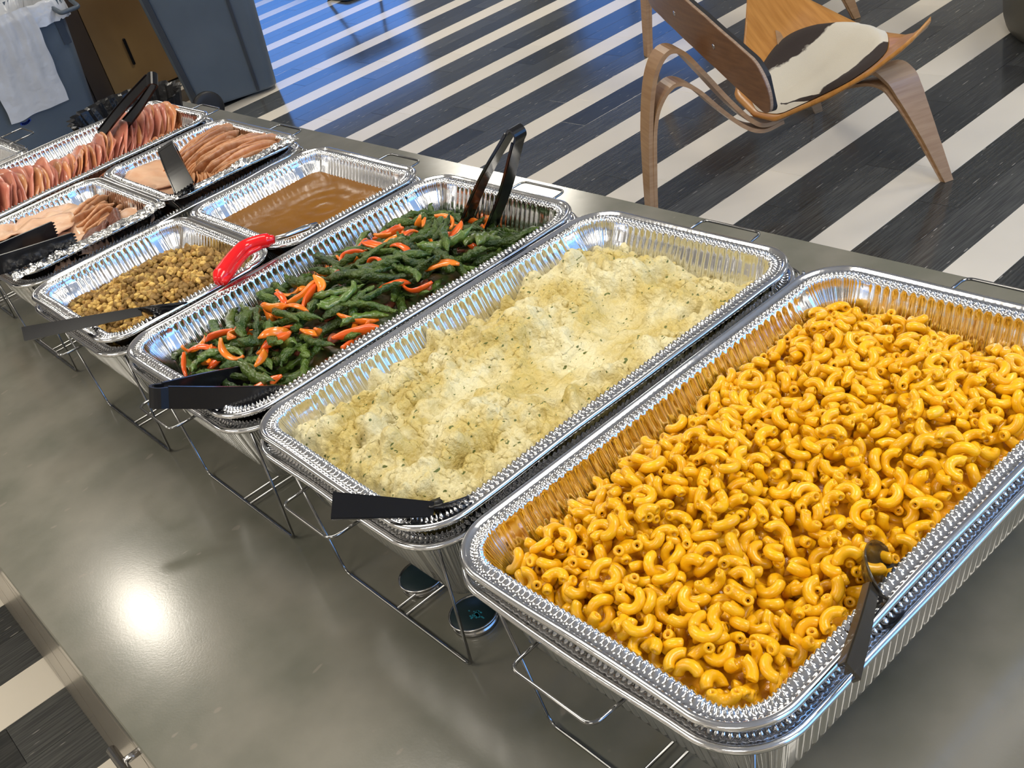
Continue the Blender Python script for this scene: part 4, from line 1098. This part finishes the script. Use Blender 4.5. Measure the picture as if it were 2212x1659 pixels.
# ------------------------------------------------------------------ shell lounge chairs
def make_chair():
    t = thing('lounge_chair', 'three-legged plywood lounge chair with cowhide seat beyond the counter', 'chair', (-1.66, 2.77, 0), math.radians(64.33))
    # local frame: x forward, y to the left (b grows towards -y), z up
    bs = [0, .15, .30, .42, .50, .53]
    def ip(x, ys): return float(np.interp(x, bs, ys))
    def surf(b, tt, off=0.0):
        s = abs(b)
        ar, zr = ip(s, [-.45, -.445, -.33, -.25, -.195, -.165]), ip(s, [.262, .285, .365, .445, .515, .550])
        af, zf = ip(s, [-.015, -.02, -.05, -.095, -.100, -.105]), ip(s, [.445, .452, .480, .520, .562, .590])
        a = ar + (af - ar) * tt
        z = zr + (zf - zr) * tt - .050 * math.sin(PI * tt) * max(0, 1 - s / .5) + (-.02 * max(0, tt - .85) / .15 * (1 - s / .53))
        return Vector((a, -b, z + off))
    def shell(nb, nt, blim, fn, th):
        V = []; F = []
        for lay in (0, 1):
            for i in range(nb + 1):
                for j in range(nt + 1):
                    p = fn(i / nb, j / nt); V.append(p + Vector((0, 0, -th * lay)))
        n1 = nt + 1; L = (nb + 1) * n1
        for i in range(nb):
            for j in range(nt):
                f = (i * n1 + j, (i + 1) * n1 + j, (i + 1) * n1 + j + 1, i * n1 + j + 1); F.append(f); F.append(tuple(q + L for q in f[::-1]))
        ring = [i * n1 for i in range(nb + 1)] + [nb * n1 + j for j in range(1, n1)] + [i * n1 + nt for i in range(nb - 1, -1, -1)] + [j for j in range(nt - 1, 0, -1)]
        for k in range(len(ring)):
            a, b = ring[k], ring[(k + 1) % len(ring)]; F.append((a, b, b + L, a + L))
        return MB().add(V, F)
    sm = shell(48, 18, .53, lambda u, v: surf((u * 2 - 1) * .53, v), .013)
    sm.build('seat', 'seat_veneer', t, smooth=True)
    # underside of the seat in darker veneer
    shell(48, 18, .53, lambda u, v: surf((u * 2 - 1) * .528, .01 + v * .98, -.0135), .002).build('seat_underside', 'oak', t, smooth=True)
    # pad: disc region in the (b, t) plane
    V = []; F = []; nr, ns = 14, 64; pat = []
    def padpt(r, an, off):
        b = .045 + .295 * r * math.cos(an); tt = .52 + .50 * r * math.sin(an) * (1 if math.sin(an) > 0 else .98)
        tt = min(1.0, max(.02, tt)); return b, tt, surf(b, tt, off)
    V.append(padpt(0, 0, .024)[2]); pat.append(0)
    for i in range(1, nr + 1):
        for k in range(ns):
            r = i / nr; an = 2 * PI * k / ns; b, tt, p = padpt(r, an, .024 if i < nr - 1 else (.016 if i == nr - 1 else .003))
            V.append(p)
            d = max(.5 + (-.135 - b + .06 * (tt - .3)) * 5, .5 + (b - .235 + .12 * (tt < .15) + (tt - .3) * -.02 - (.06 if tt > .95 else 0)) * 6)
            if b > .12 and tt < .12: d = .2
            pat.append(min(1, max(0, d)))
    for k in range(ns): F.append((0, 1 + k, 1 + (k + 1) % ns))
    for i in range(nr - 1):
        for k in range(ns): F.append((1 + i * ns + k, 1 + (i + 1) * ns + k, 1 + (i + 1) * ns + (k + 1) % ns, 1 + i * ns + (k + 1) % ns))
    o = MB().add(V, F); me = bpy.data.meshes.new('seat_pad'); me.from_pydata(o.v, [], o.f); me.shade_smooth()
    at = me.attributes.new('patch', 'FLOAT', 'POINT'); at.data.foreach_set('value', pat)
    put('seat_pad', me, 'cowhide', t, label='white cowhide seat pad with dark brown patches')
    # backrest wing
    def back(b, v, off):
        a = -.62 + .2 * b * b; zl = float(np.interp(b, [-.48, -.3, -.15, 0, .15, .3, .42], [.587, .587, .574, .547, .507, .453, .402]))
        c = .085; w = min(1, max(.0, (.435 - abs(b) if b > 0 else .49 - abs(b))) / .055); hh = c * math.sqrt(max(0, 1 - (1 - w) ** 2)) if w < 1 else c
        z = zl + c + (v * 2 - 1) * hh
        return Vector((a - .10 * (z - .5) + off, -b, z))
    def panel(nb, nt, b0, b1, o0, o1, name, m, **kw):
        V = []; F = []
        for lay in (o0, o1):
            for i in range(nb + 1):
                u = i / nb; b = b0 + (b1 - b0) * (.5 - .5 * math.cos(PI * u))
                for j in range(nt + 1): V.append(back(b, j / nt, lay))
        n1 = nt + 1; L = (nb + 1) * n1
        for i in range(nb):
            for j in range(nt):
                f = (i * n1 + j, (i + 1) * n1 + j, (i + 1) * n1 + j + 1, i * n1 + j + 1); F.append(f); F.append(tuple(q + L for q in f[::-1]))
        ring = [i * n1 for i in range(nb + 1)] + [nb * n1 + j for j in range(1, n1)] + [i * n1 + nt for i in range(nb - 1, -1, -1)] + [j for j in range(nt - 1, 0, -1)]
        for k in range(len(ring)):
            a, b_ = ring[k], ring[(k + 1) % len(ring)]; F.append((a, b_, b_ + L, a + L))
        MB().add(V, F).build(name, m, t, smooth=False, **kw)
    panel(40, 10, -.4899, .4349, 0.0, .003, 'back_veneer', 'walnut')
    panel(40, 10, -.4899, .4349, 0.003, .012, 'backrest', 'plyedge')
    panel(40, 10, -.480, .425, 0.012, .026, 'back_pad', 'pad_black')
    for b, z in ((-.10, .64), (.17, .585)):
        a = -.62 + .2 * b * b - .10 * (z - .5)
        m = Matrix.Translation((a - .001, -b, z)) @ Matrix.Rotation(PI / 2, 4, 'Y')
        s_ = MB().lathe([(.0085, 0), (.0085, .002), (.005, .003), (.002, .001)], 16); s_.v = [tuple(m @ Vector(p)) for p in s_.v]; s_.build('screw', 'steel', t, smooth=True)
    # rear leg: two laminated ribbons
    W = .085
    def rib(pts, side, width, name, th=.014):
        P = catmull(pts, 6); n = len(P); ws = [float(np.interp(k / (n - 1), np.linspace(0, 1, len(width)), width)) for k in range(n)]
        MB().ribbon(P, side, ws, th).build(name, 'oak', t, smooth=False)
    rib([(-.875, 0, 0), (-.852, 0, .17), (-.825, 0, .34), (-.785, 0, .49), (-.735, 0, .562), (-.68, 0, .555), (-.62, 0, .47), (-.545, 0, .35), (-.475, 0, .255), (-.425, 0, .222), (-.36, 0, .228), (-.25, 0, .262)], (0, 1, 0), [.05, .08, .088, .088, .088, .085, .085], 'leg', .015)
    rib([(-.860, 0, 0), (-.838, 0, .17), (-.811, 0, .33), (-.775, 0, .415), (-.715, 0, .458), (-.65, 0, .42), (-.575, 0, .325), (-.50, 0, .240), (-.435, 0, .204), (-.36, 0, .212)], (0, 1, 0), [.05, .08, .088, .088, .088, .085, .085], 'leg_brace', .013)
    for sg in (-1, 1):
        rib([(0, sg * .425, 0), (-.045, sg * .402, .16), (-.092, sg * .375, .315), (-.112, sg * .355, .372), (-.138, sg * .315, .398), (-.18, sg * .22, .362), (-.22, sg * .10, .300), (-.235, 0, .272)], (1, 0, 0), [.030, .055, .090, .105, .105, .10, .09, .09], 'leg', .017)
        rib([(-.005, sg * .417, 0.0), (-.055, sg * .390, .16), (-.10, sg * .360, .300), (-.13, sg * .325, .352), (-.17, sg * .24, .340), (-.22, sg * .10, .286)], (1, 0, 0), [.028, .05, .085, .095, .095, .09], 'leg_brace', .010)
    return t
ch = make_chair()
c2 = copy_tree(ch); c2.location = (-1.66 - 1.245, 2.77 + 1.325, 0); c2['label'] = 'second plywood lounge chair behind the first, only its legs in view'

# ------------------------------------------------------------------ background at the upper left
def rrect_loft(levels, seg=8):
    """levels: (cx, cy, hx, hy, r, z)"""
    V = []; F = []; n = 4 * (seg + 1)
    for cx, cy, hx, hy, r, z in levels:
        for q, (sx, sy) in enumerate(((1, 1), (-1, 1), (-1, -1), (1, -1))):
            for k in range(seg + 1):
                a = PI / 2 * (q + k / seg); V.append((cx + sx * (hx - r) + r * math.cos(a), cy + sy * (hy - r) + r * math.sin(a), z))
    for i in range(len(levels) - 1):
        for k in range(n): F.append((i * n + k, i * n + (k + 1) % n, (i + 1) * n + (k + 1) % n, (i + 1) * n + k))
    F.append(tuple(range(n - 1, -1, -1))); F.append(tuple((len(levels) - 1) * n + k for k in range(n)))
    return MB().add(V, F)
t = thing('trash_bin', 'tall blue-grey plastic bin standing by the floor stripes', 'trash bin', (-5.77, 2.30, 0), math.radians(-24))
rrect_loft([(0, 0, .27, .245, .06, .02), (0, 0, .275, .25, .06, .03), (0, 0, .335, .312, .07, .80), (0, 0, .36, .34, .08, .82), (0, 0, .36, .34, .08, .86), (0, 0, .33, .31, .07, .86), (0, 0, .26, .24, .06, .1)]).build('body', 'bin_grey', t)
b = MB()
for y0 in (.135, ):
    b.add([(.277, y0 - .008, .03), (.277, y0 + .008, .03), (.286, y0 + .008, .03), (.286, y0 - .008, .03), (.3375, y0 + .012, .79), (.3375, y0 + .028, .79), (.3465, y0 + .028, .79), (.3465, y0 + .012, .79)], [(3, 2, 1, 0), (4, 5, 6, 7), (0, 1, 5, 4), (1, 2, 6, 5), (2, 3, 7, 6), (3, 0, 4, 7)])
b.build('corner_rib', 'bin_dark', t)
b = MB()
b.add([(.262, -.232, .03), (.262, -.202, .03), (.290, -.202, .03), (.290, -.232, .03), (.322, -.290, .79), (.322, -.260, .79), (.350, -.260, .79), (.350, -.290, .79)], [(3, 2, 1, 0), (4, 5, 6, 7), (0, 1, 5, 4), (1, 2, 6, 5), (2, 3, 7, 6), (3, 0, 4, 7)])
b.build('corner_rib', 'bin_dark', t)
t = thing('caster', 'black caster wheel in front of the tall blue-grey bin', 'wheel', (-5.33, 1.93, 0.0))
V = MB(); V.lathe([(.052, -.018), (.082, -.020), (.092, -.012), (.092, .012), (.082, .020), (.052, .018)], 32); V.v = [(p[2], p[0], p[1] + .092) for p in V.v]; V.build('tyre', 'rubber', t, smooth=True)
V = MB(); V.lathe([(.012, -.014), (.052, -.016), (.052, .016), (.012, .014)], 32); V.v = [(p[2], p[0], p[1] + .092) for p in V.v]; V.build('hub', 'bin_grey', t, smooth=True)

t = thing('trash_bin', 'blue-grey trash bin with white liner bag at the left photo edge', 'trash bin', (-6.50, 1.32, 0))
rrect_loft([(0, 0, .27, .305, .05, .0), (0, 0, .30, .375, .06, .72), (0, 0, .325, .395, .07, .735), (0, 0, .325, .395, .07, .77), (0, 0, .29, .36, .06, .77), (0, 0, .25, .30, .05, .1)]).build('body', 'bin_grey', t)
hb = MB(); hb.tube(fillet([(.31, .30, .735), (.405, .31, .70), (.405, .42, .70), (.31, .42, .735)], .02), .013, 8); ho = hb.build('handle', 'bin_grey', t, smooth=True)
MB().box(.300, .302, .285, .33, .52, .70).build('handle_recess_shade', 'bin_dark', t)  # flat dark plate, the shade of a hollow under the handle put in as colour
# recycling mark: three bent arrows
b = MB()
for k in range(3):
    a = 2 * PI * k / 3; 
    for q in range(7):
        an = a + q * .2; c_, s_ = math.cos(an), math.sin(an)
        b.box(-.0075, .0075, -.0075, .0075, 0, .002, M=Matrix.Translation((.278, -.11 + .045 * c_, .25 + .045 * s_)) @ Matrix.Rotation(PI / 2, 4, 'Y'))
b.build('recycling_mark', 'blue_label', t)
# liner bag
V = []; F = []; nu, nv = 60, 30
def bagpt(u, v):
    y = 1.13 + .36 * u; z = .79 - .55 * v
    fold = .02 * nz(y * 9, z * 3, 5) + .012 * math.sin(u * 26 + v * 3) * (1 - v) 
    x = -6.50 + .335 + (.01 if v > .05 else 0) + fold + .018 - .05 * max(0, v - .1)
    return (x + 6.50, y - 1.32 + .015 * nz(z * 7, 3), z + .012 * nz(y * 8, 1))
for i in range(nu + 1):
    for j in range(nv + 1): V.append(bagpt(i / nu, j / nv))
for i in range(nu):
    for j in range(nv): F.append((i * (nv + 1) + j, (i + 1) * (nv + 1) + j, (i + 1) * (nv + 1) + j + 1, i * (nv + 1) + j + 1))
bg = thing('liner_bag', 'white translucent liner bag folded over the bin rim at upper left', 'trash bag', (-6.50, 1.32, 0))
MB().add(V, F).build('flap', 'bag', bg, smooth=True)
V = []; F = []; seg = 120
def rim_pt(k, off, z):
    a = 2 * PI * k / seg; c_, s_ = math.cos(a), math.sin(a); e = .28
    x = (abs(c_) ** e) * (1 if c_ > 0 else -1) * (.325 + off); y = (abs(s_) ** e) * (1 if s_ > 0 else -1) * (.395 + off)
    w = .010 * nz(k * .9, z * 9)
    return (x + w, y + w, z + .012 * nz(k * .7, 4))
lv = [(-.06, .70), (-.03, .775), (.0, .785), (.012, .77), (.016, .71), (.018, .66)]
for off, z in lv:
    for k in range(seg): V.append(rim_pt(k, off, z))
for i in range(len(lv) - 1):
    for k in range(seg): F.append((i * seg + k, i * seg + (k + 1) % seg, (i + 1) * seg + (k + 1) % seg, (i + 1) * seg + k))
MB().add(V, F).build('collar', 'bag', bg, smooth=True)

t = thing('wooden_cabinet', 'dark wooden cabinet with black pull between the two bins', 'cabinet', (-6.8, 2.0, 0))
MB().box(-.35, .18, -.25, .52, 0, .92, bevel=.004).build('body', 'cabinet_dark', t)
MB().box(.18, .20, -.24, -.118, .01, .90, bevel=.003).build('door', 'cabinet_dark', t, label='dark left cabinet door')
d = MB().box(.18, .20, -.112, .51, .01, .90, bevel=.003).build('door', 'cabinet_wood', t)
MB().box(.198, .212, .070, .086, .19, .36, bevel=.004).build('handle', 'black_plastic', d)

# sled-base chair frame at the top edge
t = thing('metal_chair', 'dark blue steel tube base of a chair at the top photo edge', 'chair', (-7.0, 4.0, 0))
pts = fillet([(-.05, -.02, .45), (.0, -.22, .012), (.35, -.25, .012), (.37, .25, .012), (0, .25, .012), (-.05, .22, .45)], .05)
MB().tube([Vector(p) for p in pts], .012, 10).build('frame', 'tube_blue', t, smooth=True)
MB().box(-.25, .25, -.25, .25, .45, .48, bevel=.01).build('seat', 'tube_blue', t)
t = thing('ottoman', 'round olive grey ottoman at the upper right photo edge', 'ottoman', (-1.25, 4.25, 0))
MB().lathe([(.63, .0), (.655, .01), (.665, .05), (.67, .36), (.655, .40), (.60, .42), (.02, .425)], 64).build('body', 'ottoman', t, smooth=True)
